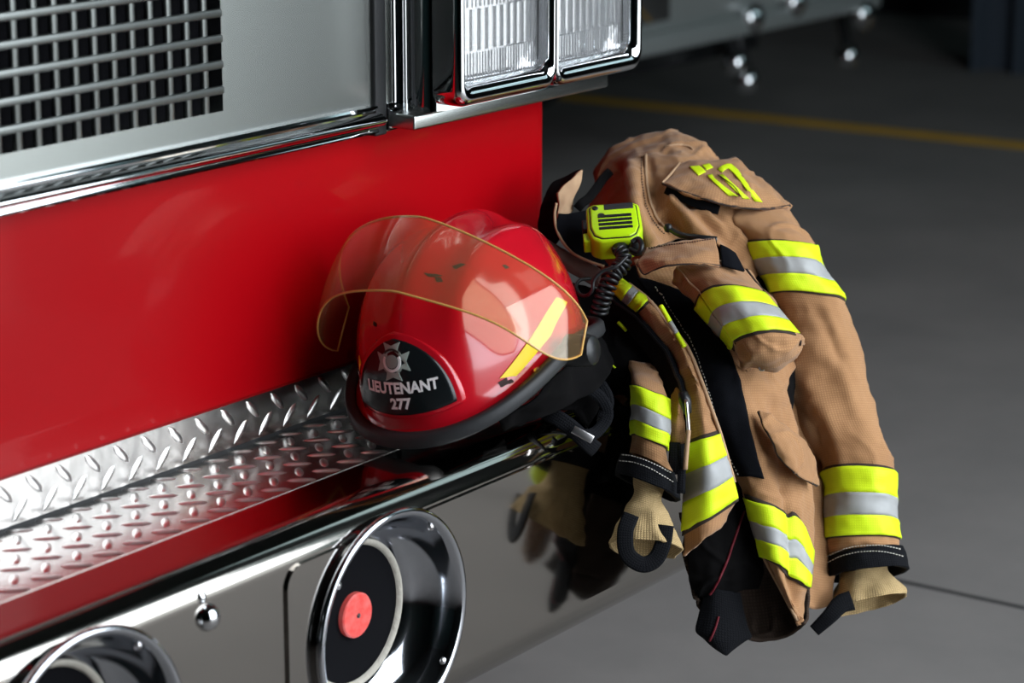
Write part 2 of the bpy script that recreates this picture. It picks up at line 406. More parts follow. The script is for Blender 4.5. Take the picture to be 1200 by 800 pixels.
# ================================================================== THE SETTING
def quad(name, vs, m): return structure(mesh(name, vs, [(0, 1, 2, 3)], m, None, False))
X0, X1, Y1, ZC = -6.0, 9.6, 11.0, 5.0
fl = structure(box('floor', X0, X1, DOOR[2], Y1, -.1, 0, M_FLOOR))
ln = box('painted_line', 5.83, 5.95, -2.4, 10.5, 0, .0015, M_YLINE, fl); lab(ln, 'worn yellow bay line painted on the floor')
jt = box('control_joint', 1.553, 1.567, -2.6, 10.5, 0, .0008, M_JOINT, fl); lab(jt, 'dark saw-cut joint in the concrete')
structure(box('pavement', -14, 18, -22, DOOR[2] - .01, -.12, -.02, mat('outdoor_concrete_apron', (.30, .29, .27), .8, noise=(1.5, .5, (.24, .23, .22)))))
structure(box('ceiling', X0, X1, DOOR[2] - .2, Y1, ZC, ZC + .1, M_CEIL))
structure(box('wall_back', X0, X1, Y1, Y1 + .15, 0, ZC, M_WALL))
structure(box('wall_left', X0 - .15, X0, DOOR[2] - .2, Y1, 0, ZC, M_WALL))
structure(box('wall_right', X1, X1 + .15, DOOR[2] - .2, Y1, 0, ZC, M_WALL))
M_PANE = bpy.data.materials.new('light_dimming_glass'); M_PANE.use_nodes = True
_n = M_PANE.node_tree.nodes; _n.remove(_n['Principled BSDF']); _t = _n.new('ShaderNodeBsdfTransparent'); _t.inputs[0].default_value = (.36, .41, .41, 1)  # pane tint dims the daylight of the added window
M_PANE.node_tree.links.new(_t.outputs[0], _n['Material Output'].inputs[0])
YW0, YW1 = DOOR[2] - .2, DOOR[2]
wf = structure(box('wall_front', X0, DOOR[0], YW0, YW1, 0, ZC, M_WALL))
box('wall_pier', DOOR[1], WIN[0], YW0, YW1, 0, ZC, M_WALL, wf)
box('wall_pier', WIN[1], X1, YW0, YW1, 0, ZC, M_WALL, wf)
box('lintel', DOOR[0], DOOR[1], YW0, YW1, DOOR[3], ZC, M_WALL, wf)
box('lintel', WIN[0], WIN[1], YW0, YW1, WIN[3], ZC, M_WALL, wf)
bd = box('bay_door', WIN[0], WIN[1], YW0 + .06, YW1 - .06, 0, WIN[2], M_CEIL, wf); lab(bd, 'closed lower panels of the neighbouring bay door')
for k in range(4):
    x = WIN[0] + (WIN[1] - WIN[0]) * k / 3; box('door_mullion', x - .03, x + .03, YW0 + .06, YW1 - .06, WIN[2], WIN[3], M_CEIL, bd)
    if k < 3: box('added_pane', x + .03, x + (WIN[1] - WIN[0]) / 3 - .03, YW0 + .09, YW0 + .096, WIN[2], WIN[3], M_PANE, bd)

# ================================================================== FIRE ENGINE
FE = empty('fire_engine')
tag(FE, 'red fire engine with polished bumper and chrome headlights, helmet and coat on its bumper', 'fire engine')
CX1 = .402
def arc(cx, cy, r, a0, a1, n=10): return [(cx + r * math.cos(math.radians(a0 + (a1 - a0) * k / n)), cy + r * math.sin(math.radians(a0 + (a1 - a0) * k / n))) for k in range(n + 1)]
cabp = [(-2.1, .145)] + arc(CX1 - .04, .185, .04, -90, 0, 12) + [(CX1, 3.2), (-2.1, 3.2)]
lab(prism('cab_panel', cabp, 'z', .38, 1.06, M_RED, FE), 'glossy red painted front panel')
lab(prism('upper_cab', [(-2.1, .165)] + arc(CX1 + .02, .225, .06, -90, 0, 12) + [(CX1 + .08, 3.2), (-2.1, 3.2)], 'z', 1.06, 2.5, M_RED, FE), 'red painted cab body')
# bumper
bp = [(.145, .70), (-.073, .70), (-.075, .70)] + arc(-.075, .665, .035, 90, 180, 14)[1:] + [(-.11, .663), (-.11, .460)] + arc(-.062, .458, .048, 180, 270, 14) + [(-.06, .41), (.145, .41)]
BX1 = .47
bum = prism('bumper', bp, 'x', -2.2, BX1, M_MIRROR, FE); lab(bum, 'mirror-polished stainless bumper')
# embossed siren panel: slightly proud plate with rounded corner on the bumper face
def rrect(x0, x1, z0, z1, r, n=8):
    return arc(x1 - r, z1 - r, r, 0, 90, n) + arc(x0 + r, z1 - r, r, 90, 180, n) + arc(x0 + r, z0 + r, r, 180, 270, n) + arc(x1 - r, z0 + r, r, 270, 360, n)
pa = aty(338, 668, -.115)
pl = prism('siren_panel', rrect(pa[0], .46, .462, pa[2], .025), 'y', -.109, -.1135, M_MIRROR, bum, False)
# tread plate on the deck and its upturned edge, with individual raised bars
TP = lab(box('tread_plate', -2.2, BX1 - .01, -.014, .139, .700, .7005, M_TREAD, FE), 'aluminium checker plate on the bumper deck')
KP = lab(box('kick_plate', -2.2, CX1 - .02, .1365, .1445, .706, .758, M_TREAD, FE), 'upright checker plate strip against the red panel')
lab(box('gap_shade_strip', -2.2, BX1 - .01, .1375, .1445, .7005, .706, M_BLACKRUB, FE), 'black strip for the shaded gap below the kick plate')  # solid black strip stands for the shade in the gap
def bar_mesh():
    vs = []; fs = []; L_, W_, H_ = .0170, .0048, .0019
    for i, u in enumerate(np.linspace(-1, 1, 7)):
        wd = W_ * math.sqrt(max(0, 1 - abs(u) ** 2.2)) + .0002; h = H_ * math.sqrt(max(0, 1 - abs(u) ** 3)) + .0001
        for v, k in ((-1, 0), (-.55, .85), (.55, .85), (1, 0)): vs.append((u * L_, v * wd, h * k))
    for i in range(6):
        for j in range(3): a = i * 4 + j; fs.append((a, a + 4, a + 5, a + 1))
    me = bpy.data.meshes.new('tread_bar'); me.from_pydata(vs, [], fs); me.update(); me.materials.append(M_TREADBAR)
    me.polygons.foreach_set('use_smooth', [True] * len(me.polygons)); return me
BAR = bar_mesh(); PT = .044
def bar(parent, loc, rot):
    o = bpy.data.objects.new('tread_bar', BAR); COL.objects.link(o); o.parent = parent; o.location = loc; o.rotation_euler = rot
for i in range(-22, 10):
    for j in range(4):
        for s in (0, 1):
            x = (i + s * .5) * PT; y = .001 + (j + s * .5) * PT * .98
            if y < .134 and x < BX1 - .03 and x > -.98: bar(TP, (x, y, .7004), (0, 0, PI / 4 * (1 if s else -1)))
    for s in (0, 1):
        x = (i + s * .5) * PT + .01; z = .721 + s * .022
        if x > -.98 and x < CX1 - .04:
            o = bpy.data.objects.new('tread_bar', BAR); COL.objects.link(o); o.parent = KP; o.location = (x, .1365, z)
            o.rotation_euler = (PI / 2, (PI / 4 if s else -PI / 4), 0); o.rotation_mode = 'XYZ'
# round-head bolts on the bumper face
for p in ((250, 725),):
    c = aty(*p, -.118)
    lab(lathe('bumper_bolt', [(.0001, .012), (.006, .0112), (.0105, .0085), (.0135, .004), (.0145, 0), (.0145, -.002)], (c[0], -.110, c[2]), (0, -1, 0), M_CHROME, bum, 24), 'domed chrome bolt head')
c = aty(237, 700, -.11); lathe('bumper_bolt', [(.0001, .003), (.004, .002), (.006, 0)], (c[0], -.110, c[2]), (0, -1, 0), M_CHROME, bum, 16)
# siren speakers: chrome bezel, bowl, dark throat and red badge
def siren(px, py, tx):
    c = aty(px, py, -.126); O = (c[0], -.061, c[2])
    cut = lathe('cut', [(.0001, -.01), (.1235, -.01), (.1235, .1), (.0001, .1)], O, (0, -1, 0), M_MIRROR, None, 96)
    for tg in (bum, pl):
        b = tg.modifiers.new('hole', 'BOOLEAN'); b.object = cut; b.solver = 'EXACT'; b.operation = 'DIFFERENCE'
        if tg is bum: tg.modifiers.move(len(tg.modifiers) - 1, 0)
        bpy.context.view_layer.update(); me = bpy.data.meshes.new_from_object(tg.evaluated_get(bpy.context.evaluated_depsgraph_get()))
        for md in list(tg.modifiers): tg.modifiers.remove(md)
        tg.data = me
        es = tg.modifiers.new('edge_split', 'EDGE_SPLIT'); es.split_angle = .5
        wn = tg.modifiers.new('weighted', 'WEIGHTED_NORMAL'); wn.weight = 100; wn.mode = 'FACE_AREA'
    bpy.data.objects.remove(cut)
    S = lathe('siren_speaker', [(.123, .046), (.1275, .0535), (.131, .056), (.1325, .060), (.131, .0635), (.127, .0645), (.123, .062), (.119, .055), (.115, .042), (.109, .029), (.101, .019), (.094, .013), (.088, .009), (.085, .0045)], O, (0, -1, 0), M_SIRENCH, FE, 96)
    lab(S, tx)
    lab(lathe('throat_rim', [(.087, .0035), (.0865, .006), (.083, .0065), (.080, .004), (.079, .002)], O, (0, -1, 0), M_WORN, S, 72), 'worn pale rim around the speaker throat')
    lab(lathe('speaker_grille', [(.083, .0012), (.05, .0018), (.0001, .002)], O, (0, -1, 0), M_HOLE, S, 64), 'black speaker throat')
    lab(lathe('speaker_badge', [(.026, .002), (.026, .008), (.0245, .0095), (.004, .0098), (.0001, .0096)], O, (0, -1, 0), M_REDBADGE, S, 40, True), 'round red badge at the speaker centre')
    lathe('badge_screw', [(.003, .009), (.0025, .011), (.0001, .0113)], O, (0, -1, 0), M_BLACKPL, S, 12)
    for a in (52, 232, 322, 142):
        q = (O[0] + .1185 * math.cos(math.radians(a)), O[1] - .056, O[2] + .1185 * math.sin(math.radians(a)))
        lathe('bezel_screw', [(.0045, 0), (.004, .003), (.0001, .004)], q, (0, -1, 0), M_BUCKLE, S, 14)
    return S
siren(466, 733, 'chrome siren speaker bowl set in the bumper')
q = aty(105, 741, -.126)
pq = proj([(q[0], -.126, q[2] - .131)])[0]
siren(pq[0], pq[1], 'chrome siren speaker bowl near the edge of the bumper')
# grille plate
GY = .128
GXR, GZB = aty(261, 130, GY)[0], aty(261, 130, GY)[2]
GP = lab(box('grille_plate', GXR + .001, -.006, GY, .158, 1.066, 1.75, M_STEEL, FE), 'brushed stainless panel beside the grille')
lab(box('grille_sill', -2.0, GXR + .001, GY, .158, 1.066, GZB, M_STEEL, FE), 'brushed stainless strip below the grille')
GB = lab(box('grille_backing', -2.0, GXR + .001, .152, .156, GZB, 1.75, M_HOLE, FE), 'black plate for the shaded space behind the grille')  # black plate close behind the bars, in place of a deep shaded recess
PG = .0285
vbar = None
for k in range(26):
    x = GXR - (k + 1) * PG + .0047
    d = box('grille_bar', -.0047, .0047, -.003, .004, GZB - .002, GZB + .40, M_GRILLE, GB, .0022, 2) if vbar is None else bpy.data.objects.new('grille_bar', vbar.data)
    if vbar is None: vbar = d
    else:
        COL.objects.link(d); d.parent = GB; b_ = d.modifiers.new('bevel', 'BEVEL'); b_.width = .0022; b_.segments = 2
    d.location = (x, GY + .004, 0)
hbar = None
for k in range(13):
    if hbar is None: d = hbar = box('grille_bar', GXR - 26 * PG - .01, GXR + .002, -.003, .003, -.0047, .0047, M_GRILLE, GB, .0022, 2)
    else:
        d = bpy.data.objects.new('grille_bar', hbar.data); COL.objects.link(d); d.parent = GB; b_ = d.modifiers.new('bevel', 'BEVEL'); b_.width = .0022; b_.segments = 2
    d.location = (0, GY + .0005, GZB + (k + 1) * PG - .0047)
# chrome trim strip under the grille
TZ = 1.0405
tp = [(.146, TZ - .001), (.118, TZ - .001), (.1165, TZ + .001), (.118, TZ + .004)] + [(.118 - .014 * math.sin(PI * k / 10), TZ + .005 + .020 * k / 10) for k in range(11)] + [(.121, TZ + .0265), (.118, TZ + .029), (.119, TZ + .0315), (.146, TZ + .032)]
lab(prism('trim_strip', tp, 'x', -2.05, -.012, M_CHROME, FE), 'polished half-round trim under the grille')
tp2 = [(p[0] + .003, p[1] - .001) for p in tp]
lab(prism('trim_end', tp2, 'x', .0125, .029, M_CHROME, FE), 'short polished trim end beside the headlights')
# black ribbed gasket
GK = lab(box('gasket', -.012, .011, .122, .15, 1.034, 1.75, M_BLACKRUB, FE, .003), 'black ribbed rubber gasket')
# headlight housing
HZ0 = 1.046
lab(box('housing_flange', .0125, .0275, .127, .15, 1.036, 1.42, M_STEEL, FE, .001), 'brushed strip beside the gasket')
hp = [(.0275, .150), (.0275, .126), (.0283, .1238), (.0298, .123), (.0313, .1238), (.032, .126), (.042, .1255)] + [(.042 + .016 * (1 - math.cos(a)), .1255 - .047 * math.sin(a)) for a in np.linspace(0, PI / 2, 9)[1:]] + [(.064, .074), (.455, .074)] + arc(.442, .10, .026, -90, 0, 8) + [(.468, .21)]
HS = lab(prism('headlight_housing', hp, 'z', HZ0 + .014, 1.42, M_CHROME, FE), 'polished headlight housing')
lab(box('housing_ledge', .012, .438, .082, .16, HZ0 - .004, HZ0 + .014, M_STEEL, FE, .003), 'brushed ledge under the headlights')
# bezel: rounded frame with two windows
def ring_frame(name, o, i, y0, y1, m, parent, rr=.020, ri=.014, bulge=.012):
    po, pi_ = rrect(*o, rr, 8), rrect(*i, ri, 8); n = len(po); vs = []; fs = []
    lay = [(0, y1), (0, y0 + bulge), (.12, y0 + bulge * .35), (.35, y0), (.62, y0 + .002), (.86, y0 + bulge * .6), (1, y0 + bulge * 1.3), (1, y1)]
    for s, y in lay:
        for a, b in zip(po, pi_): vs.append((a[0] * (1 - s) + b[0] * s, y, a[1] * (1 - s) + b[1] * s))
    for l in range(len(lay) - 1):
        for k in range(n): fs.append((l * n + k, l * n + (k + 1) % n, (l + 1) * n + (k + 1) % n, (l + 1) * n + k))
    return mesh(name, vs, fs, m, parent)
A_, B_ = (.058, .262, 1.068, 1.222), (.262, .462, 1.068, 1.222)
l0 = aty(526, 95, .07); l1 = aty(620, 79, .07); r0 = aty(634, 75, .07); r1 = aty(719, 57, .07)
ZB = l0[2] + .002
BZ = lab(ring_frame('headlight_bezel', (l0[0] - .022, (l1[0] + r0[0]) / 2 + .001, ZB - .031, ZB + .138), (l0[0] - .004, l1[0] + .004, ZB - .004, ZB + .116), .036, .078, M_CHROME, FE), 'chrome bezel around the headlamp beside the grille')
BZ2 = lab(ring_frame('headlight_bezel', ((l1[0] + r0[0]) / 2 - .001, r1[0] + .022, ZB - .031, ZB + .138), (r0[0] - .004, r1[0] + .004, ZB - .004, ZB + .116), .036, .078, M_CHROME, FE), 'chrome bezel around the outer headlamp')
def headlamp(x0, x1, par):
    z0, z1 = ZB - .004, ZB + .116
    n, mm = 22, 16; vs = []; fs = []
    for i in range(n + 1):
        for j in range(mm + 1):
            a, b = 2 * i / n - 1, 2 * j / mm - 1
            d = .034 * max(0, 1 - (.8 * a * a + .75 * b * b)) + .004
            vs.append((x0 + (x1 - x0) * i / n, .0675 + d, z0 + (z1 - z0) * j / mm))
    for i in range(n):
        for j in range(mm): k = i * (mm + 1) + j; fs.append((k, k + mm + 1, k + mm + 2, k + 1))
    lab(mesh('reflector', vs, fs, M_REFL, par), 'silvered lamp reflector')
    # glass with vertical flutes in three tiers
    nx, tiers = 96, ((z0, .30, .0010, 26), (.30, .72, .0012, 13), (.72, 1.0, .0008, 34)); vs = []; fs = []
    zs = []
    for za, zb, am, cnt in ((0, .28, .0008, 30), (.28, .30, 0, 1), (.30, .72, .0012, 12), (.72, .74, 0, 1), (.74, 1, .0009, 22)): zs += [(za, am, cnt), (zb, am, cnt)]
    for s, am, cnt in zs:
        for i in range(nx + 1):
            u = i / nx; vs.append((x0 + (x1 - x0) * u, .060 - .004 * (1 - (2 * u - 1) ** 2) - am * abs(math.sin(PI * cnt * u)), z0 + (z1 - z0) * s))
    k0 = len(vs)
    for s, am, cnt in zs:
        for i in range(nx + 1):
            u = i / nx; vs.append((x0 + (x1 - x0) * u, .063 - .004 * (1 - (2 * u - 1) ** 2), z0 + (z1 - z0) * s))
    for r_ in range(len(zs) - 1):
        for i in range(nx): k = r_ * (nx + 1) + i; fs.append((k, k + 1, k + nx + 2, k + nx + 1)); fs.append(tuple(k0 + q for q in (k + nx + 1, k + nx + 2, k + 1, k)))
    lab(mesh('lens', vs, fs, M_LENS, par, False), 'fluted clear headlamp glass')
    tube('lens_gasket', [(x0, .061, z0), (x1, .061, z0), (x1, .061, z1), (x0, .061, z1)], .0025, M_BLACKRUB, par, 8, closed=True)
headlamp(l0[0] - .004, l1[0] + .004, BZ); headlamp(r0[0] - .004, r1[0] + .004, BZ2)
cs = ((l1[0] + r0[0]) / 2, .0345, ZB - .018); lathe('bezel_screw', [(.004, 0), (.0035, .003), (.0001, .0035)], cs, (0, -1, 0), M_BLACKPL, BZ, 12)

# ================================================================== SECOND FIRE ENGINE, next bay
F2 = empty('fire_engine'); tag(F2, 'second fire engine parked behind in the next bay, only its polished bumper in view', 'fire engine')
Y2 = 2.25
lab(prism('bumper', [(Y2 + .45, .56), (Y2 + .03, .56)] + [(Y2, .60), (Y2, 1.0), (Y2 + .04, 1.06), (Y2 + .45, 1.06)], 'x', 3.05, 5.45, M_ALLOY, F2), 'long dull polished bumper')
lab(box('bumper_lip', 3.05, 5.45, Y2 - .02, Y2 + .05, .505, .565, M_ALLOY, F2, .012), 'rounded lower lip of the bumper')
lab(box('cab_body', 3.0, 5.5, Y2 + .45, Y2 + 5.5, .75, 2.9, M_RED, F2, .05), 'red cab body')
lab(box('chassis', 3.5, 5.0, Y2 + .2, Y2 + 5, .40, .75, M_BLACKPL, F2), 'dark chassis under the cab')
for px, py in ((885, 22), (1015, 18), (935, 4)):
    c = aty(px, py, Y2 - .02); L_ = lathe('marker_lamp', [(.05, 0), (.05, .02), (.042, .03), (.02, .045), (.0001, .05)], (c[0], Y2, c[2]), (0, -1, 0), M_CHROME, F2, 24)
for px, py in ((862, 74), (875, 95), (993, 66)):
    c = aty(px, py, Y2 + .1); lathe('chrome_ball', [(.0001, -.045), (.028, -.035), (.042, 0), (.028, .035), (.0001, .045)], c, (0, 0, 1), M_CHROME, F2, 20)  # chrome balls placed to catch daylight as bright dots below the bumper
    tube('ball_bracket', [c + np.array([0, .0, .03]), (c[0], c[1] + .05, .52), (c[0], c[1] + .12, .56)], .02, M_BLACKPL, F2)
c0 = aty(765, 40, Y2); lab(box('reflection_plate', c0[0] - .12, c0[0] + .08, Y2 - .012, Y2, .60, .98, M_CHROME, F2, .01), 'chrome plate standing for a bright reflection on the bumper')  # chrome plate put where the bumper shows a bright upright reflection
for x in (3.25, 5.2):
    for y in (Y2 + 1.5,):
        lathe('wheel', [(.0001, -.14), (.28, -.14), (.30, -.12), (.48, -.13), (.5, -.08), (.5, .08), (.48, .13), (.3, .12), (.28, .14), (.0001, .14)], (x, y, .5), (1, 0, 0), M_TIRE, F2, 40)
# steel column and dark equipment lockers beyond it
c = atz(1178, 82, 0)
bc = prism('steel_column', [(c[0] - .11, c[1] - .11), (c[0] + .11, c[1] - .11), (c[0] + .11, c[1] - .08), (c[0] + .02, c[1] - .08), (c[0] + .02, c[1] + .08), (c[0] + .11, c[1] + .08), (c[0] + .11, c[1] + .11), (c[0] - .11, c[1] + .11), (c[0] - .11, c[1] + .08), (c[0] - .02, c[1] + .08), (c[0] - .02, c[1] - .08), (c[0] - .11, c[1] - .08)], 'z', 0, ZC, M_BLUEPOST, None, False)
tag(bc, 'blue-grey steel column standing on the dark floor beyond the yellow line', 'column')
for k in range(3):
    LK = empty('equipment_locker'); tag(LK, 'dark steel equipment locker in the row along the far wall', 'locker', 'lockers along the far wall')
    y0 = 2.6 + k * .92
    box('body', 8.95, 9.58, y0, y0 + .9, .06, 2.0, M_BLACKPL, LK, .008); box('door', 8.93, 8.95, y0 + .02, y0 + .88, .10, 1.97, M_BLACKPL, LK, .004); box('plinth', 9.0, 9.55, y0 + .03, y0 + .87, 0, .06, M_BLACKRUB, LK)
    box('handle', 8.905, 8.93, y0 + .78, y0 + .81, .95, 1.15, M_BUCKLE, LK, .004)

# ================================================================== HELMET
HM = empty('fire_helmet')
tag(HM, 'red fire helmet with amber flip-up visor resting on the bumper deck', 'helmet')
H_ALPHA, H_PITCH, H_ROLL = 27., 10., 8.
H_POS = at(556, 424, 3.085)
def helm_basis():
    al = math.radians(H_ALPHA); f = -FH * math.cos(al) - RT * math.sin(al); up = UPZ.copy(); s = np.cross(f, up); s = -s   # s: viewer's right
    if s @ RT < 0: s = -s
    p = math.radians(H_PITCH); f2 = f * math.cos(p) - up * math.sin(p); up2 = up * math.cos(p) + f * math.sin(p)
    q = math.radians(H_ROLL); s2 = s * math.cos(q) + up2 * math.sin(q); up3 = up2 * math.cos(q) - s * math.sin(q)
    return s2, f2, up3
HS_, HF_, HU_ = helm_basis()
def HW(x, y, z): return H_POS + HS_ * x + HF_ * y + HU_ * z
def sell(phi, rx, ryf, ryb, e=2.25):
    c, s = math.cos(phi), math.sin(phi); ry = ryf if c > 0 else ryb
    k = (abs(s / rx) ** e + abs(c / ry) ** e) ** (-1 / e); return k
def gs(x, w): return math.exp(-(x / w) ** 2)
def wrap(a): return (a + PI) % (2 * PI) - PI
def brim_z(phi): return .030 * math.sin(phi) ** 2 - (.010 if math.cos(phi) > 0 else .016) * math.cos(phi) ** 2
def shell(phi, p, off=0.):
    """dome: phi azimuth from the front, p 0 top .. 1 base"""
    a = p * PI / 2; rb = sell(phi, .118, .158, .172)
    sn = math.sin(a) ** .84; z = .168 * math.cos(a) ** .80
    r = rb * sn
    # raised ribs: centre crest and two side ribs each side, fading at the base
    fade = math.sin(PI * min(1, p * 1.02)) ** .7 * (1 - .55 * p)
    lat = r * math.sin(phi)
    bump = .011 * gs(lat, .020) + .006 * gs(abs(lat) - .062, .013)
    z += bump * math.cos(a) * min(1, 2.4 * (1 - p)); r += bump * .8 * math.sin(a) * fade
    # front plate swelling
    fr = gs(wrap(phi), .55) * max(0, p - .35) ** .9
    r += .018 * fr
    z += brim_z(phi) * p ** 3.2
    n = np.array([math.sin(phi) * math.sin(a), math.cos(phi) * math.sin(a), math.cos(a)])
    return np.array([r * math.sin(phi), r * math.cos(phi), z]) + n * off
def lower(phi, s, off=0.):
    """skirt and brim from the dome base (s=0) out to the rim (s=1)"""
    b = shell(phi, 1.0); zb = brim_z(phi)
    ro = sell(phi, .140, .182, .196, 2.15); r0 = math.hypot(b[0], b[1])
    s1 = s ** 1.15; r = r0 * (1 - s) + ro * s; z = b[2] * (1 - s1) + (zb - .007) * s1 - .006 * math.sin(PI * s)
    return np.array([r * math.sin(phi), r * math.cos(phi), z + off])
NPH = 160; vs = []; fs = []; rows = []
for i in range(34):
    p = .012 + .988 * i / 33; rows.append([shell(2 * PI * k / NPH, p) for k in range(NPH)])
for i in range(1, 11): rows.append([lower(2 * PI * k / NPH, i / 10) for k in range(NPH)])
for r_ in rows: vs += [HW(*q) for q in r_]
for i in range(len(rows) - 1):
    for k in range(NPH): fs.append((i * NPH + k, i * NPH + (k + 1) % NPH, (i + 1) * NPH + (k + 1) % NPH, (i + 1) * NPH + k))
vs.append(HW(0, 0, shell(0, 0)[2])); fs += [(len(vs) - 1, (k + 1) % NPH, k) for k in range(NPH)]
lab(mesh('shell', vs, fs, M_HELM, HM), 'glossy red ribbed helmet shell')
HZMIN = min(HW(*q)[2] for k in range(NPH) for q in [lower(2 * PI * k / NPH, 1.0) - np.array([0, 0, .0145])])
print('HELMET_MINZ', HZMIN)
uv_, uf_ = [], []
for i in range(11): uv_ += [HW(*lower(2 * PI * k / NPH, i / 10, -.005)) for k in range(NPH)]
for i in range(10):
    for k in range(NPH): uf_.append((i * NPH + k, (i + 1) * NPH + k, (i + 1) * NPH + (k + 1) % NPH, i * NPH + (k + 1) % NPH))
lab(mesh('brim_underside', uv_, uf_, M_HRIM, HM), 'underside of the brim, coloured dark for its shade')  # dark colour stands for the shade under the brim
# rubber edging all round the brim
def rim_profile(phi):
    c = lower(phi, 1.0); d = np.array([math.sin(phi), math.cos(phi), 0]); u = np.array([0, 0, 1.])
    return [c + d * a + u * b for a, b in ((-.010, .0030), (-.004, .0042), (.0015, .0035), (.0040, 0), (.0040, -.011), (.001, -.0145), (-.006, -.013), (-.010, -.007))]
vs = []; fs = []
for k in range(NPH): vs += [HW(*q) for q in rim_profile(2 * PI * k / NPH)]
for k in range(NPH):
    for j in range(8): fs.append((k * 8 + j, k * 8 + (j + 1) % 8, ((k + 1) % NPH) * 8 + (j + 1) % 8, ((k + 1) % NPH) * 8 + j))
lab(mesh('brim_edging', vs, fs, M_HRIM, HM), 'charcoal rubber edging around the brim')
# dark liner inside
vs = []; fs = []
for i in range(12):
    p = .03 + .97 * i / 11; vs += [HW(*(shell(2 * PI * k / 64, p) * np.array([.93, .93, .93]) - np.array([0, 0, .004]))) for k in range(64)]
for i in range(11):
    for k in range(64): fs.append((i * 64 + k, i * 64 + (k + 1) % 64, (i + 1) * 64 + (k + 1) % 64, (i + 1) * 64 + k))
mesh('liner', vs, fs, M_LINING, HM)
# front plate: coordinates (a across, b up from its base) in metres on the shell front
PL0 = .955
_ps = np.linspace(PL0, .2, 120); _pp = np.array([shell(0, q) for q in _ps]); _pl = np.concatenate([[0], np.cumsum(np.linalg.norm(np.diff(_pp, axis=0), axis=1))])
def front(a, b, off):
    p = float(np.interp(b, _pl, _ps)) if b >= 0 else PL0 - b * 2.2
    r = math.hypot(*shell(0, p)[:2])
    return HW(*shell(math.atan2(a, r), p, off))
def plate_half(b, H=.082, W=.074):
    s = b / H
    return W * max(0., (1 - s ** 1.75)) ** .62 * (1 - .06 * (1 - s)) 
def plate(name, H, W, off, m, par, base=0.0, th=.003):
    n, k = 24, 20; vs = []; fs = []
    for i in range(n + 1):
        b = H * (i / n) * .999; h = plate_half(b, H, W)
        for j in range(k + 1): vs.append(front(-h + 2 * h * j / k, base + b - .004 * (1 - (2 * j / k - 1) ** 2) * (1 - i / n), off))
    for i in range(n + 1):
        b = H * (i / n) * .999; h = plate_half(b, H, W)
        for j in range(k + 1): vs.append(front(-h + 2 * h * j / k, base + b - .004 * (1 - (2 * j / k - 1) ** 2) * (1 - i / n), off - th))
    K = (n + 1) * (k + 1)
    for i in range(n):
        for j in range(k):
            a = i * (k + 1) + j; fs.append((a, a + 1, a + k + 2, a + k + 1)); fs.append((K + a + k + 1, K + a + k + 2, K + a + 1, K + a))
    for i in range(n):
        a = i * (k + 1); fs.append((a, a + k + 1, K + a + k + 1, K + a)); a += k; fs.append((a + k + 1, a, K + a, K + a + k + 1))
    for j in range(k): fs.append((j + 1, j, K + j, K + j + 1)); a = n * (k + 1) + j; fs.append((a, a + 1, K + a + 1, K + a))
    return mesh(name, vs, fs, m, par)
lab(plate('front_frame', .098, .087, .0045, M_HELM, HM, -.006, .006), 'raised red frame of the front plate')
FP = lab(plate('front_plate', .084, .074, .0066, M_HBLACK, HM, 0., .003), 'black front plate with badge and silver lettering')
def flat_part(name, polys, m, par, off, th=.0012):
    vs = []; fs = []
    for poly in polys:
        n = len(poly); k = len(vs); vs += [front(a, b, off) for a, b in poly] + [front(a, b, off - th) for a, b in poly]
        fs.append(tuple(range(k, k + n))); fs.append(tuple(range(k + 2 * n - 1, k + n - 1, -1)))
        fs += [(k + i, k + n + i, k + n + (i + 1) % n, k + (i + 1) % n) for i in range(n)]
    return mesh(name, vs, fs, m, par, False)
def text_part(name, body, size, a0, b0, m, par, off, sx=1.0, curve=0.):
    cu = bpy.data.curves.new('t', 'FONT'); cu.body = body; cu.size = size; cu.align_x = 'CENTER'; cu.resolution_u = 3; cu.offset = .0007
    o = bpy.data.objects.new('t', cu); COL.objects.link(o); bpy.context.view_layer.update()
    me = bpy.data.meshes.new_from_object(o.evaluated_get(bpy.context.evaluated_depsgraph_get())); bpy.data.objects.remove(o); bpy.data.curves.remove(cu)
    import bmesh
    bm = bmesh.new(); bm.from_mesh(me); bmesh.ops.triangulate(bm, faces=bm.faces[:]); 
    bmesh.ops.subdivide_edges(bm, edges=bm.edges[:], cuts=1, use_grid_fill=False); bm.to_mesh(me); bm.free()
    for v in me.vertices:
        a, b = v.co.x * sx, v.co.y; v.co = front(a0 + a, b0 + b + curve * a * a, off)
    me.update(); return link(name, me, m, par, False)
lab(text_part('lettering', 'LIEUTENANT', .0178, .002, .0225, M_LETTER, FP, .0076, .92), 'silver letters LIEUTENANT')
lab(text_part('lettering', '277', .0172, .001, .0045, M_LETTER, FP, .0076, 1.0), 'silver numbers 277')
bc_ = (-.003, .0585)
star = []
for k in range(4):
    for da, r in ((-27, .0245), (-12, .0195), (0, .0175), (12, .0195), (27, .0245), (30, .0170), (34, .0138), (38, .0150), (42, .0138), (45, .0152), (48, .0138), (52, .0150), (56, .0138), (60, .0170)):
        t = math.radians(90 + k * 90 + da); star.append((bc_[0] + r * math.cos(t), bc_[1] + r * math.sin(t)))
BD = lab(flat_part('badge', [star], M_BADGE, FP, .0074), 'grey-green cross badge')
hs = [(bc_[0] + r * math.cos(math.radians(t)), bc_[1] + r * math.sin(math.radians(t))) for r, rng in ((.0118, range(150, 391, 15)), (.0088, range(390, 149, -15))) for t in rng]
lathe_ring = flat_part('badge_ring', [hs], M_LETTER, FP, .0082)
arcb = [(bc_[0] + r * math.cos(math.radians(t)), bc_[1] + r * math.sin(math.radians(t))) for r, rng in ((.0146, range(45, 136, 10)), (.0122, range(135, 44, -10))) for t in rng]
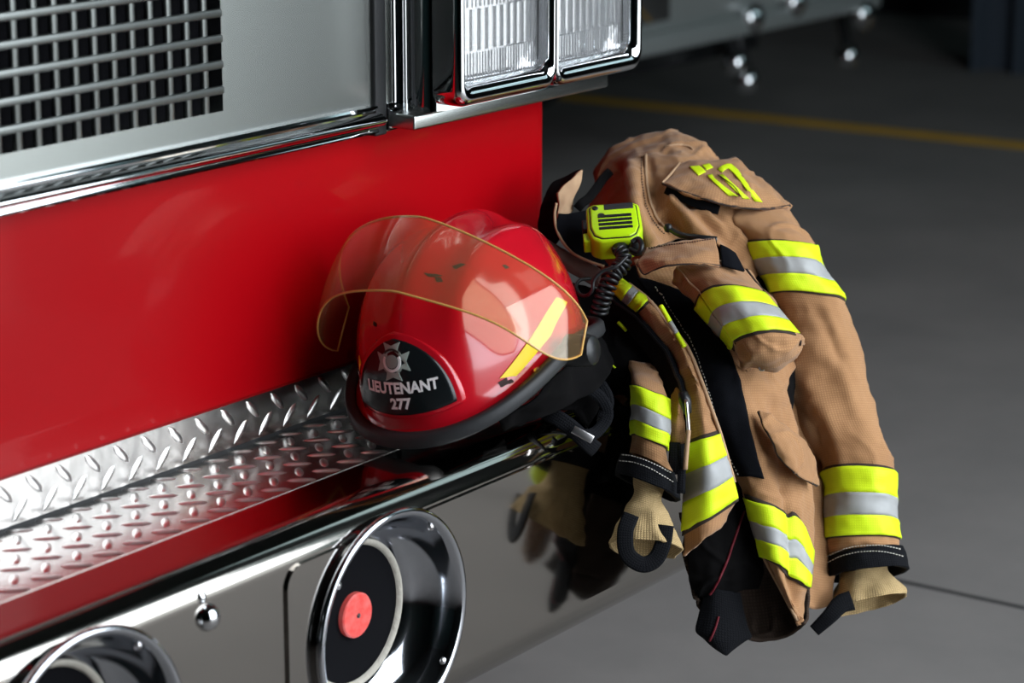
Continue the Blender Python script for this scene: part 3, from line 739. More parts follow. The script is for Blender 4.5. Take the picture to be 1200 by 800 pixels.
flat_part('badge_ribbon', [arcb], M_DKTHREAD, FP, .0080)
flat_part('badge_centre', [[(bc_[0] + .0075 * math.cos(t), bc_[1] + .0075 * math.sin(t)) for t in np.linspace(0, 2 * PI, 20)[:-1]]], mat('badge_pale_centre', (.27, .33, .30), .4), FP, .0082)
# reflective side stickers and scuffs: patches given by (phi deg, p) corners on the shell
def sticker(name, quad_, m, off=.0012, n=10):
    vs = []; fs = []
    for o_ in (off, off - .0008):
        for i in range(n + 1):
            for j in range(n + 1):
                u, v = i / n, j / n; c = [(1 - u) * (1 - v), u * (1 - v), u * v, (1 - u) * v]
                ph = sum(w_ * q_[0] for w_, q_ in zip(c, quad_)); p = sum(w_ * q_[1] for w_, q_ in zip(c, quad_)); vs.append(HW(*shell(math.radians(ph), p, o_)))
    K = (n + 1) ** 2
    for i in range(n):
        for j in range(n): a = i * (n + 1) + j; fs.append((a, a + 1, a + n + 2, a + n + 1)); fs.append((K + a + n + 1, K + a + n + 2, K + a + 1, K + a))
    return mesh(name, vs, fs, m, HM)
lab(sticker('reflective_sticker', [(42, .965), (51, .995), (84, .985), (71, .91)], M_HYEL), 'yellow reflective tape')
lab(sticker('reflective_sticker', [(71, .91), (84, .985), (114, .90), (103, .845)], M_HYEL), 'yellow reflective tape')
lab(sticker('reflective_sticker', [(-27, .89), (-22, .88), (-21, .845), (-26, .79)], M_HYEL), 'yellow reflective tape')
for ph, p, w_, h_ in ((36, .36, 6, .02), (17, .37, 7, .012), (21, .40, 3, .02), (-16, .62, 2, .012), (-12, .70, 1.5, .012), (73, .50, 3, .02), (43, .985, 3, .012), (47, .995, 2, .006)):
    rp = [(ph - w_ * random.uniform(.6, 1), p - h_), (ph + w_ * random.uniform(.3, 1), p - h_ * .5), (ph + w_, p + h_), (ph - w_ * .4, p + h_ * .6)]
    sticker('scuff_mark', rp, M_SCUFF, .0009, 3)
# visor: curved amber sheet hinged at the temples, flipped up
V_E1, V_E2, V_RX, V_RR, V_R0, V_C = 43., 74., .155, .153, .048, (.016, .012, .018)
def vis(th, e, off=0.):
    sn = math.sin(th); x = (V_RX + .008 * max(0, sn) + off) * sn; rad = (V_RR + off) * max(0., math.cos(th)) ** .80 + V_R0 - .014 * sn
    er = math.radians(e); return HW(V_C[0] + x, V_C[1] + rad * math.cos(er), V_C[2] + rad * math.sin(er) - .020 * math.sin(2 * th) * (1 if th > 0 else .2))
nt_, ne = 56, 14; TH = np.linspace(math.radians(-88), math.radians(88), nt_)
def e_lo(th): return V_E1 - (18 if th < 0 else 26) * abs(math.sin(th)) ** 6
vs = []; fs = []
for off in (0, -.0026):
    for th in TH:
        for j in range(ne): vs.append(vis(th, e_lo(th) + (V_E2 - e_lo(th)) * j / (ne - 1), off))
K = nt_ * ne
for i in range(nt_ - 1):
    for j in range(ne - 1): a = i * ne + j; fs.append((a, a + ne, a + ne + 1, a + 1)); fs.append(tuple(K + q for q in (a + 1, a + ne + 1, a + ne, a)))
VS = lab(mesh('visor', vs, fs, M_VISOR, HM), 'clear amber flip-up face shield')
loop = [vis(t, e_lo(t), -.0013) for t in TH] + [vis(t, V_E2, -.0013) for t in TH[::-1]]
lab(tube('visor_edge', loop, .0014, M_VEDGE, VS, 8, closed=True), 'amber visor edge')
# hinge knobs on both sides
for sd in (1, -1):
    o_ = HW((.156 if sd > 0 else -.128), V_C[1] - .004, V_C[2] - .002); ax = HS_ * sd
    kb = lab(lathe('visor_knob', [(.0001, .016), (.014, .0155), (.0175, .013), (.0185, .008), (.020, .004), (.020, -.02)], o_, ax, M_BLACKPL, HM, 12, True), 'black visor hinge knob')
    kx = .148 if sd > 0 else -.122; pts = [HW(kx, V_C[1] - .004, V_C[2]), HW(kx, V_C[1] - .02, .020), HW(kx, V_C[1] - .028, .006)]
    tube('hinge_bracket', pts, [.010, .009, .007], M_BLACKPL, HM, 10, 12)
c_ = HW(*(lower(math.radians(62), .55) + np.array([0, 0, .004]))); lathe('rivet', [(.005, 0), (.0045, .002), (.0001, .0035)], c_, HU_, M_BUCKLE, HM, 14)
# chin strap and ear flap spilling out beside the helmet
def ribbon(name, pts, wd, m, par, nrm=None, th=.0022, samples=30):
    P = curve_pts(np.array([at(*p) for p in pts]), samples); T = np.gradient(P, axis=0); T /= np.linalg.norm(T, axis=1)[:, None]
    W = np.full(samples, wd) if np.isscalar(wd) else np.interp(np.linspace(0, 1, samples), np.linspace(0, 1, len(wd)), wd)
    vw = (CAM - P); vw /= np.linalg.norm(vw, axis=1)[:, None]
    if nrm is not None: vw = vw * (1 - nrm[3]) + np.array(nrm[:3]) * nrm[3]
    S_ = np.cross(T, vw); S_ /= np.linalg.norm(S_, axis=1)[:, None]; NN = np.cross(S_, T); NN *= np.sign((NN * vw).sum())
    k = np.linspace(-1, 1, 7); G = P[:, None] + S_[:, None] * (W[:, None] / 2 * k[None])[..., None] + NN[:, None] * (-.0012 * (k ** 2))[None, :, None]
    n = grid_normals(G)
    if (n * NN[:, None]).sum() < 0: n = -n
    return build_grid(name, G, n, m, par, th)
lab(ribbon('chin_strap', [(655, 462, 3.10), (675, 452, 3.09), (700, 462, 3.10), (712, 485, 3.11), (700, 505, 3.10), (684, 510, 3.08), (665, 505, 3.08)], .015, M_NAVY, HM), 'black chin strap loop')
lab(ribbon('chin_strap', [(632, 478, 3.07), (650, 488, 3.06), (668, 500, 3.06), (690, 520, 3.07), (700, 528, 3.09)], .020, M_NAVY, HM), 'black chin strap end')
lab(ribbon('chin_strap', [(690, 440, 3.12), (704, 452, 3.11), (712, 470, 3.11), (706, 490, 3.11)], .016, M_NAVY, HM), 'black chin strap loop')
lab(patch('dark_brim_sheet', [  # added black sheet, keeps the space under the brim dark
    [(585, 494, 3.00), (622, 470, 3.00), (652, 440, 3.02), (684, 410, 3.09), (704, 388, 3.15)],
    [(588, 500, 3.01), (628, 480, 3.01), (662, 456, 3.03), (696, 432, 3.10), (714, 406, 3.16)],
    [(592, 505, 3.03), (634, 492, 3.02), (672, 474, 3.05), (704, 452, 3.09), (722, 424, 3.15)]], M_LINING, HM, 20, 40, .003, (.003, .04, 77))[0], 'black sheet added to darken the space below the brim')
lab(ribbon('ear_flap', [(640, 460, 3.13), (665, 470, 3.12), (690, 485, 3.13), (702, 500, 3.14)], [.03, .05, .045, .02], M_LINING, HM, th=.006), 'black ear flap')
b0 = at(683, 509, 3.052); e1 = at(693, 514, 3.052) - at(673, 503, 3.052); e1 /= np.linalg.norm(e1); n1 = CAM - b0; n1 /= np.linalg.norm(n1); e2 = np.cross(n1, e1)
vs = [b0 + e1 * a * .0135 + e2 * b * .0050 + n1 * c * .003 for c in (-1, 1) for b in (-1, 1) for a in (-1, 1)]
bevel(lab(mesh('strap_buckle', vs, box_data(0, 1, 0, 1, 0, 1)[1], M_BUCKLE, HM), 'bright metal strap buckle'), .001, 2)

# ================================================================== TURNOUT COAT
CT = empty('turnout_coat')
tag(CT, 'tan firefighter coat with lime and silver bands draped over the bumper end', 'coat')
# ---- black lining core that fills the folded coat
core = Tube([((745, 215), (800, 205), 3.43, .03, 0), ((720, 235), (850, 230), 3.42, .05, 0), ((704, 262), (915, 262), 3.41, .075, 0), ((700, 330), (935, 330), 3.37, .085, 0),
             ((712, 400), (935, 400), 3.32, .075, 0), ((745, 455), (930, 460), 3.29, .065, 0), ((800, 520), (925, 530), 3.27, .05, 0), ((812, 600), (930, 600), 3.27, .045, 0), ((830, 640), (930, 640), 3.27, .03, 0)])
lab(core.build('lining', M_LINING, CT, 0, 8, 60, 64), 'black quilted lining')
# ---- shoulder and back yoke
dS = Drop()
sh, Gs, Ns = patch('shoulder_panel', [
    [(690, 240, 3.50), (702, 200, 3.53), (716, 178, 3.52), (745, 163, 3.52), (772, 156, 3.52), (791, 152, 3.52), (815, 163, 3.51), (842, 182, 3.50), (885, 205, 3.49), (927, 240, 3.48)],
    [(690, 244, 3.47), (706, 212, 3.48), (724, 188, 3.47), (750, 172, 3.46), (775, 164, 3.46), (793, 160, 3.46), (818, 172, 3.45), (846, 192, 3.44), (886, 214, 3.43), (924, 248, 3.42)],
    [(694, 252, 3.44), (714, 230, 3.42), (736, 210, 3.37), (757, 196, 3.38), (778, 186, 3.39), (798, 184, 3.38), (824, 194, 3.38), (850, 208, 3.37), (886, 228, 3.37), (918, 254, 3.37)],
    [(700, 268, 3.40), (722, 254, 3.36), (742, 240, 3.29), (758, 226, 3.33), (776, 216, 3.335), (798, 212, 3.33), (825, 218, 3.33), (850, 230, 3.33), (880, 246, 3.33), (908, 266, 3.34)],
    [(702, 292, 3.37), (726, 282, 3.33), (748, 268, 3.265), (764, 256, 3.29), (778, 248, 3.31), (800, 240, 3.305), (824, 246, 3.30), (848, 258, 3.30), (874, 272, 3.31), (900, 290, 3.32)],
    [(704, 322, 3.34), (730, 314, 3.30), (756, 300, 3.25), (772, 288, 3.26), (786, 282, 3.29), (806, 274, 3.285), (826, 282, 3.28), (848, 296, 3.28), (872, 312, 3.29), (896, 332, 3.31)],
], M_TAN, CT, 90, 120, .003, (.004, .09, 3), [
    ([(800, 228), (830, 262), (868, 300)], 7, -.008), ([(790, 236), (815, 268), (850, 300)], 8, .010), ([(770, 252), (792, 262), (806, 282)], 6, -.010),
    ([(742, 200), (745, 240), (764, 285)], 9, .012), ([(724, 196), (728, 235), (742, 275)], 7, -.010), ([(815, 246), (845, 262), (872, 282)], 5, .006), ([(838, 250), (860, 276)], 4, -.006), ([(760, 190), (766, 225), (776, 250)], 6, -.006), ([(700, 205), (718, 190), (745, 178)], 6, .004),
    ([(775, 176), (800, 170), (830, 186)], 5, -.004), ([(790, 236), (780, 242), (772, 252)], 6, .006)], drop=dS)
lab(sh, 'tan shoulder and yoke of the coat')
seam('seam', [(757, 182), (756, 200), (758, 222), (764, 245), (774, 262), (786, 274)], .0022, M_TAND, CT, dS, .0012)
stitches('stitching', [(752, 184), (751, 202), (753, 224), (759, 248), (770, 266), (780, 276)], CT, dS, 3.2, 1.8, .8, .0016, M_DKTHREAD)
seam('seam', [(780, 172), (795, 170), (806, 172), (812, 176)], .0016, M_TAND, CT, dS, .001)
# ---- right sleeve of the coat (hanging free, nearest the open floor)
SL = Tube([((790, 232), (915, 232), 3.375, .055, -8), ((832, 262), (938, 264), 3.355, .06, -14), ((866, 290), (953, 294), 3.345, .062, -22), ((896, 346), (988, 354), 3.335, .062, -22),
           ((915, 395), (1001, 392), 3.33, .062, -20), ((918, 450), (1013, 440), 3.33, .062, -20), ((930, 505), (1030, 498), 3.33, .060, -22),
           ((961, 556), (1047.5, 560), 3.33, .054, -28), ((965, 632), (1053.5, 632), 3.33, .052, -22), ((966, 652), (1056, 645), 3.33, .050, -24)],
          wr=(.0035, .10, 11), folds=[([(940, 400), (985, 430), (1005, 480)], 10, .004), ([(925, 470), (955, 500), (962, 545)], 8, -.006), ([(945, 450), (975, 500), (985, 540)], 10, .005),
                                     ([(905, 360), (930, 420), (925, 470)], 8, .004), ([(960, 365), (985, 420)], 7, -.004), ([(980, 640), (1010, 632), (1040, 640)], 4, .004)])
dSL = Drop()
slv = SL.build('sleeve', M_TAN, CT, 0, 9, 120, 96, drop=dSL); lab(slv, 'tan sleeve hanging over the floor')
SL.band(slv, 2.0, 3.0, (.36, .66), 0.0, .60)
SL.band(slv, 7.0, 8.0, (.37, .66))
stitches('stitching', [(972, 553), (971, 590), (973, 628)], slv, dSL, 3, 1.8, .7, .003, M_DKTHREAD)
CF = Tube([((966, 654), (1058, 642), 3.33, .054, -25), ((966, 666), (1062, 655), 3.33, .055, -25), ((967, 678), (1065, 668), 3.33, .055, -26)])
dCF = Drop(); cf = CF.build('cuff', M_NAVY, slv, 0, 2, 14, 72, thick=.006, drop=dCF); lab(cf, 'black cuff binding')
stitches('stitching', [(970, 652), (990, 643), (1012, 639), (1035, 639), (1056, 644)], cf, dCF, 3.4, 2.0, .9, .0018)
stitches('stitching', [(970, 659), (990, 650), (1012, 646), (1035, 646), (1058, 652)], cf, dCF, 3.4, 2.0, .9, .0018)
WR = Tube([((986, 640), (1042, 640), 3.335, .034, -10), ((983, 668), (1041, 664), 3.335, .034, -12), ((978, 690), (1050, 678), 3.332, .036, -16), ((969, 712), (1061, 692), 3.33, .042, -22), ((968, 719), (1063, 698), 3.33, .043, -23)], wr=(.002, .04, 4))
wr_ = WR.build('wristlet', M_KNIT, slv, 0, 4, 44, 72, thick=.003); lab(wr_, 'cream knit wristlet')
lab(ribbon('thumb_loop', [(999, 703, 3.285), (985, 708, 3.282), (972, 722, 3.28), (954, 739, 3.285)], [.026, .024, .020, .016], M_NAVY, slv), 'black webbing thumb loop')
# ---- left sleeve hanging in front of the bumper face
SB = Tube([((705, 385), (775, 372), 3.25, .030, 0), ((733, 424), (772, 428), 3.215, .030, -6), ((740, 452), (783, 470), 3.15, .036, -12), ((741, 508), (784, 528), 3.145, .036, -12), ((738, 530), (789, 552), 3.145, .036, -12)], wr=(.003, .07, 21))
sb = SB.build('sleeve', M_TAN, CT, .9, 4, 50, 64); lab(sb, 'tan sleeve hanging against the bumper')
SB.band(sb, 2.0, 3.0, (.40, .68))
CB = Tube([((727, 532), (789, 556), 3.145, .044, -17), ((723, 544), (795, 570), 3.145, .046, -18), ((722, 556), (798, 586), 3.145, .046, -18)])
dCB = Drop(); cb = CB.build('cuff', M_NAVY, sb, 0, 2, 14, 64, thick=.006, drop=dCB); lab(cb, 'black cuff binding')
stitches('stitching', [(730, 533), (745, 535), (765, 543), (788, 556)], cb, dCB, 3.4, 2.0, .9, .0018)
stitches('stitching', [(727, 540), (744, 542), (764, 550), (790, 566)], cb, dCB, 3.4, 2.0, .9, .0018)
WB = Tube([((740, 545), (780, 565), 3.145, .026, -6), ((740, 575), (776, 585), 3.14, .026, -6), ((732, 598), (784, 604), 3.135, .032, -12), ((719, 628), (796, 634), 3.13, .042, -23), ((716, 640), (799, 646), 3.13, .044, -26)], wr=(.002, .04, 9))
wb_ = WB.build('wristlet', M_KNIT, sb, 0, 4, 44, 64, thick=.003); lab(wb_, 'cream knit wristlet')
lab(ribbon('thumb_loop', [(740, 602, 3.088), (733, 622, 3.082), (735, 648, 3.08), (752, 661, 3.082), (768, 655, 3.084), (777, 636, 3.086), (780, 615, 3.092)], .020, M_NAVY, sb, samples=50), 'black webbing thumb loop')
# ---- front panel carrying the pocket and the hook tape
dF = Drop()
fp, Gf, Nf = patch('front_panel', [
    [(742, 305, 3.235), (775, 300, 3.245), (810, 300, 3.26), (845, 305, 3.28), (875, 320, 3.29), (905, 345, 3.30)],
    [(762, 345, 3.205), (795, 345, 3.205), (825, 345, 3.22), (860, 350, 3.24), (895, 365, 3.265), (925, 390, 3.285)],
    [(798, 395, 3.185), (822, 396, 3.185), (850, 400, 3.195), (880, 405, 3.215), (910, 412, 3.25), (932, 425, 3.275)],
    [(822, 445, 3.175), (845, 446, 3.17), (868, 448, 3.18), (892, 448, 3.20), (912, 450, 3.23), (926, 455, 3.265)],
    [(838, 500, 3.175), (858, 502, 3.165), (880, 504, 3.17), (902, 506, 3.19), (922, 508, 3.225), (938, 512, 3.26)],
    [(858, 552, 3.185), (874, 556, 3.165), (892, 558, 3.165), (914, 562, 3.18), (938, 566, 3.215), (952, 572, 3.255)],
    [(873, 586, 3.19), (886, 592, 3.17), (902, 600, 3.165), (923, 612, 3.185), (941, 622, 3.21), (953, 632, 3.25)],
    [(893, 648, 3.20), (902, 655, 3.18), (912, 662, 3.175), (925, 672, 3.19), (940, 676, 3.21), (949, 668, 3.24)],
    [(915, 690, 3.205), (921, 700, 3.19), (927, 706, 3.185), (932, 708, 3.195), (940, 706, 3.21), (946, 696, 3.23)],
    [(935, 726, 3.21), (937, 729, 3.20), (939, 731, 3.20), (940, 731, 3.205), (942, 728, 3.215), (944, 718, 3.225)],
], M_TAN, CT, 130, 70, .003, (.0028, .09, 8), [([(921, 575), (923, 610), (924, 650), (925, 676), (933, 706)], 4, -.006), ([(908, 470), (918, 520), (921, 575)], 8, -.006),
     ([(868, 450), (885, 520), (898, 565)], 9, .003), ([(880, 445), (900, 455), (915, 470)], 8, .005), ([(935, 600), (940, 650), (938, 690)], 6, .005)], drop=dF)
lab(fp, 'tan front panel of the coat')
decal_band(fp, [(874.5, 582), (889, 587), (905, 594), (918, 602), (923, 606), (929, 603), (936, 610), (944, 630), (950, 645)], [(894, 650), (902, 653), (910, 658), (918, 668), (924, 674), (930, 676), (936, 680), (941, 684), (946, 688)], dF, (.38, .68), lift=.0055)
seam('seam', [(874, 584), (884, 618), (895, 652), (915, 690), (934, 726)], .0024, M_TAND, fp, dF, 0)
# hook tape strip
vt = decal('hook_tape', [[(744, 326), (770, 331), (800, 343)], [(776, 366), (796, 366), (822, 366)], [(800, 402), (820, 398), (841, 392)], [(820, 436), (841, 434), (862, 432)], [(832, 470), (852, 468), (872, 472)], [(845, 515), (864, 515), (883, 520)], [(866, 557), (880, 558), (895, 561)]], M_VELCRO, fp, dF, .0035, .003, 60, 14)
lab(vt, 'black hook tape strip')
stitches('stitching', [(768, 338), (789, 368), (810, 402), (826, 440), (836, 472), (848, 515), (868, 555)], fp, dF, 4.4, 2.4, .9, .0048)
# hand pocket flap
dH = Drop()
hf, _, _ = patch('hand_pocket_flap', [
    [(889, 481, 3.165), (905, 487, 3.165), (922, 497, 3.175), (942, 514, 3.20), (958, 535, 3.23)],
    [(896, 497, 3.150), (911, 505, 3.150), (927, 515, 3.16), (945, 530, 3.19), (959, 547, 3.23)],
    [(906, 517, 3.145), (919, 527, 3.145), (933, 537, 3.155), (948, 548, 3.185), (959, 558, 3.23)],
    [(911, 534, 3.150), (922, 545, 3.150), (936, 556, 3.16), (950, 564, 3.19), (960, 569, 3.235)]], M_TAN, CT, 34, 40, .004, (.002, .06, 2), drop=dH)
lab(hf, 'tan hand pocket flap')
seam('seam', [(889, 481), (896, 498), (906, 518), (911, 534), (922, 545), (936, 556), (950, 564), (959, 569)], .0017, M_DKTHREAD, hf, dH, -.002)
# ---- radio pocket: box-shaped bellows pocket
PKF = 3.125
dP = Drop()
pk, _, _ = patch('radio_pocket', [
    [(786, 330, 3.20), (792, 312, 3.18), (820, 306, 3.165), (850, 306, 3.175), (872, 314, 3.20), (880, 318, 3.235)],
    [(800, 345, 3.185), (808, 330, 3.155), (835, 322, 3.135), (862, 324, 3.145), (884, 330, 3.17), (892, 334, 3.225)],
    [(815, 361, 3.180), (823, 345, 3.135), (848, 336, 3.115), (874, 338, 3.12), (896, 344, 3.145), (906, 350, 3.215)],
    [(838, 387, 3.180), (841, 373, 3.120), (866, 362, 3.095), (892, 362, 3.10), (916, 368, 3.125), (924, 374, 3.205)],
    [(861, 411, 3.180), (860, 399, 3.110), (885, 389, 3.085), (911, 387, 3.09), (936, 392, 3.115), (942, 398, 3.20)],
    [(866, 420, 3.180), (863, 408, 3.110), (887, 403, 3.085), (912, 402, 3.09), (938, 400, 3.115), (943, 405, 3.20)],
    [(870, 428, 3.180), (866, 419, 3.125), (889, 424, 3.100), (913, 423, 3.10), (935, 413, 3.13), (940, 412, 3.20)],
    [(880, 434, 3.190), (874, 431, 3.165), (893, 436, 3.155), (912, 436, 3.155), (928, 425, 3.17), (934, 420, 3.21)]], M_TAN, CT, 74, 64, .003, (.0016, .05, 6),
    [([(872, 428), (884, 414), (905, 408)], 4, .003), ([(866, 405), (876, 416)], 4, -.004)], drop=dP)
lab(pk, 'tan box-shaped radio pocket')
decal_band(pk, [(823.5, 345), (832, 340), (842, 337), (858, 336.5), (874, 338.5), (885, 341), (895.5, 344.5)], [(860, 398), (871, 393), (885, 389), (898, 387), (911, 387), (924, 389), (935.5, 392)], dP, (.36, .68))
decal_band(pk, [(815.5, 361), (819, 353), (822.5, 346)], [(859, 409), (860, 404.5), (860.5, 399.5)], dP, (.36, .68), nv=8)
seam('seam', [(794, 313), (808, 330), (823, 345), (841, 372), (860, 399), (864, 412)], .0014, M_TAND, pk, dP, .001)
seam('seam', [(874, 316), (896, 344), (916, 368), (936, 392), (937, 404)], .0014, M_DKTHREAD, pk, dP, .001)
ec = dP.at([(893, 430)], .001)[0]; lathe('eyelet', [(.0018, .0006), (.0035, .0014), (.0045, .0006), (.0045, -.001)], ec, CAM - ec, M_BUCKLE, pk, 16)
vq = patch('hook_tape', [[(844, 286, 3.165), (853, 290, 3.165), (862, 296, 3.175)], [(845, 299, 3.155), (857, 303, 3.155), (868, 307, 3.165)], [(846, 311, 3.15), (859, 314, 3.15), (873, 317, 3.16)]], M_VELCRO, pk, 10, 10, .003, fine=False)[0]; lab(vq, 'black hook tape square')
dPF = Drop()
pf, _, _ = patch('pocket_flap', [
    [(757, 288, 3.19), (780, 284, 3.17), (808, 281, 3.16), (838, 277, 3.175)],
    [(752, 298, 3.165), (780, 294, 3.145), (810, 291, 3.14), (841, 290, 3.155)],
    [(746, 308, 3.155), (778, 303, 3.130), (812, 300, 3.125), (843, 300, 3.145)],
    [(754, 322, 3.150), (780, 310.5, 3.125), (818, 308, 3.12), (845.5, 311, 3.14)]], M_TAN, CT, 24, 44, .004, (.0015, .05, 13), drop=dPF)
lab(pf, 'tan pocket flap')
stitches('stitching', [(760, 291), (785, 287), (810, 284), (836, 280)], pf, dPF, 3, 1.8, .8, .001, M_LEATHER)
seam('seam', [(746, 309), (754, 321), (766, 316), (782, 311), (818, 308), (845, 311)], .0013, M_DKTHREAD, pf, dPF, -.001)
# ---- shoulder flap with the lime numerals
dN = Drop()
nf, _, _ = patch('number_flap', [
    [(797, 190, 3.375), (822, 187, 3.37), (845, 184, 3.37), (861, 182.5, 3.38), (868, 188, 3.39)],
    [(789, 200, 3.345), (818, 200, 3.335), (846, 200, 3.335), (872, 202, 3.345), (888, 206, 3.37)],
    [(782, 209, 3.325), (815, 214, 3.305), (850, 218, 3.305), (882, 220, 3.315), (908, 225, 3.345)],
    [(776, 214, 3.315), (808, 226, 3.290), (848, 238.5, 3.285), (890, 243.5, 3.30), (927, 240, 3.335)]], M_TAN, CT, 36, 50, .004, (.0022, .06, 17), drop=dN)
lab(nf, 'tan shoulder flap with yellow numerals')
seam('seam', [(776, 214), (792, 221), (808, 226.5), (828, 233), (848, 239), (870, 242.5), (890, 244), (910, 243), (927, 240)], .0016, M_DKTHREAD, nf, dN, -.001)
seam('seam', [(797, 190), (789, 200), (782, 208), (776, 214)], .0018, M_TAND, nf, dN, 0)
def strip(px): lab(decal('numeral', px, M_LIME, nf, dN, .0016, .001, 8, 8), 'lime yellow numeral stroke')
strip([[(808, 196), (819, 195)], [(813, 201), (823, 198)], [(818, 206.5), (827, 202)]])
strip([[(822.5, 194.5), (831, 192.5)], [(828, 200), (835.5, 197)]])
strip([[(829, 206), (834, 205)], [(834, 212), (841, 213)], [(853, 229.5), (865, 231)]])
strip([[(843, 206), (847, 205)], [(870, 232.5), (878, 233.5)]])
strip([[(841, 199), (846, 203)], [(850, 193), (851, 198.5)], [(860, 195), (856, 200)], [(876, 216), (868, 214)], [(893, 237.5), (884, 236.5)]])
seam('seam', [(841, 206), (858, 218), (868, 231)], .0006, M_DKTHREAD, nf, dN, .002)
ribbon('hook_tape', [(780, 221, 3.316), (800, 231, 3.305), (822, 240, 3.298), (843, 246, 3.296)], .013, M_VELCRO, CT)
# ---- collar
dC = Drop()
cl, _, _ = patch('collar', [
    [(683, 199, 3.30), (683, 212, 3.30), (677, 226, 3.295), (673, 236, 3.29), (674, 246, 3.29)],
    [(675, 206, 3.29), (676, 218, 3.29), (671, 232, 3.285), (667, 243, 3.28), (668, 255, 3.28)],
    [(662, 217, 3.28), (664, 229, 3.28), (662, 240, 3.275), (660, 251, 3.27), (662, 262, 3.27)],
    [(655, 226, 3.275), (656, 236, 3.275), (655, 245, 3.27), (654, 254, 3.265), (656, 262, 3.262)]], M_TAND, CT, 24, 40, .004, (.002, .05, 31), drop=dC)
lab(cl, 'tan collar edge')
lab(patch('collar_lining', [
    [(655, 250, 3.266), (668, 250, 3.272), (690, 246, 3.285), (705, 248, 3.295)],
    [(652, 264, 3.258), (664, 272, 3.262), (684, 280, 3.27), (704, 284, 3.28)],
    [(657, 280, 3.254), (668, 290, 3.254), (686, 298, 3.26), (708, 304, 3.268)],
    [(664, 290, 3.258), (678, 300, 3.255), (696, 307, 3.258), (714, 312, 3.262)]], M_VELCRO, CT, 24, 24, .003)[0], 'black collar lining')
lab(patch('collar_back', [
    [(637, 232, 3.335), (645, 216, 3.345), (660, 208, 3.35), (681, 199, 3.345)],
    [(632, 250, 3.325), (641, 238, 3.325), (654, 228, 3.325), (672, 210, 3.325)],
    [(630, 275, 3.315), (638, 264, 3.31), (650, 250, 3.305), (660, 230, 3.305)],
    [(630, 300, 3.30), (640, 290, 3.295), (652, 282, 3.29), (662, 262, 3.29)]], M_LINING, CT, 24, 24, .004)[0], 'black back of the collar')
tube('collar_piping', [at(*p) for p in ((652, 238, 3.266), (650, 252, 3.262), (652, 268, 3.258), (660, 284, 3.252), (672, 297, 3.248), (690, 306, 3.246), (708, 312, 3.248))], .0018, M_TAND, CT, 8, 40)
lab(patch('collar_strip', [
    [(632, 276, 3.275), (652, 286, 3.262), (675, 300, 3.252), (704, 315, 3.252)],
    [(630, 285, 3.262), (650, 298, 3.248), (674, 312, 3.242), (704, 328, 3.245)],
    [(628, 296, 3.262), (648, 308, 3.248), (672, 322, 3.242), (702, 338, 3.245)]], M_LEATHER, CT, 16, 30, .004)[0], 'dark brown inner collar strip')
ribbon('collar_tab', [(676, 245, 3.285), (682, 238, 3.285), (690, 232, 3.30), (698, 222, 3.33), (708, 208, 3.37), (716, 200, 3.39)], .012, M_LINING, CT)
# ---- zip facing: edge strip with short bands, zip teeth, pull
dZ = Drop()
zf, _, _ = patch('zip_facing', [
    [(706, 322, 3.225), (715, 316, 3.21), (726, 318, 3.21)],
    [(718, 344, 3.205), (727, 336, 3.185), (738, 333, 3.19)],
    [(745, 367, 3.185), (755, 358, 3.165), (764, 352, 3.175)],
    [(762, 386, 3.175), (774, 378, 3.155), (786, 382, 3.165)],
    [(783, 412, 3.165), (796, 404, 3.145), (806, 408, 3.155)],
    [(797, 445, 3.16), (812, 440, 3.14), (822, 446, 3.15)],
    [(803, 480, 3.155), (822, 478, 3.135), (834, 482, 3.15)],
    [(807, 521, 3.155), (825, 514, 3.125), (843, 508, 3.145)],
    [(804, 552, 3.155), (828, 546, 3.12), (853, 538, 3.145)],
    [(801, 590, 3.16), (830, 580, 3.125), (861, 568, 3.15)],
    [(800, 622, 3.165), (828, 606, 3.13), (866, 584, 3.155)],
    [(802, 650, 3.175), (826, 632, 3.145), (852, 612, 3.165)]], M_TAN, CT, 110, 30, .004, (.002, .06, 40), drop=dZ)
lab(zf, 'tan zip facing with short bands')
decal_band(zf, [(725.5, 326.5), (719.5, 341)], [(761, 352), (746, 366)], dZ, (.40, .64), nv=8)
decal_band(zf, [(807, 521), (825, 514.5), (843, 508)], [(800, 622), (828, 606), (864, 582)], dZ, (.34, .68), nv=16)
seam('seam', [(736, 333), (760, 352), (784, 382), (805, 408), (821, 446), (834, 482), (844, 510), (860, 565)], .0026, M_TAND, zf, dZ, .001)
for a, b, mm, tx in ((.0, .38, M_LIME, 'lime yellow piping'), (.38, .66, M_SILV, 'silver piping'), (.66, 1, M_LIME, 'lime yellow piping')):
    p = np.array([(774, 358), (802, 406)], float); q = [p[0] * (1 - k) + p[1] * k for k in (a, (a + b) / 2, b)]
    lab(tube('edge_piping', [at(x, y, 3.148 - .004 * k) for k, (x, y) in enumerate(q)], .0032, mm, zf, 8, 10), tx)
tpz = curve_pts(np.array([(712, 338), (719.5, 348.5), (745, 367), (760, 383), (782, 410), (796, 440), (803, 462)], float), 60); tw = dZ.at(tpz, .002)
lab(tube('zip_tape', tw - FH * .001, .0035, M_NAVY, zf, 8), 'black zip tape')
zl = curve_pts(np.array([(696, 344), (704, 356), (728, 378), (744, 398), (764, 424), (778, 450), (792, 470)], float), 60)
Gz = np.stack([np.stack([at(zl[i, 0] * (1 - k) + tpz[i, 0] * k, zl[i, 1] * (1 - k) + tpz[i, 1] * k, proj(tw[i])[2] - .004 + .02 * (1 - k)) for k in np.linspace(0, 1, 8)]) for i in range(60)])
nz = grid_normals(Gz); nz *= np.sign((nz * (CAM - Gz)).sum())
lab(build_grid('zip_shade_band', Gz, nz, M_NAVY, zf, .002), 'black band for the shade beside the zip')  # black overlay puts the shade left of the zip into colour
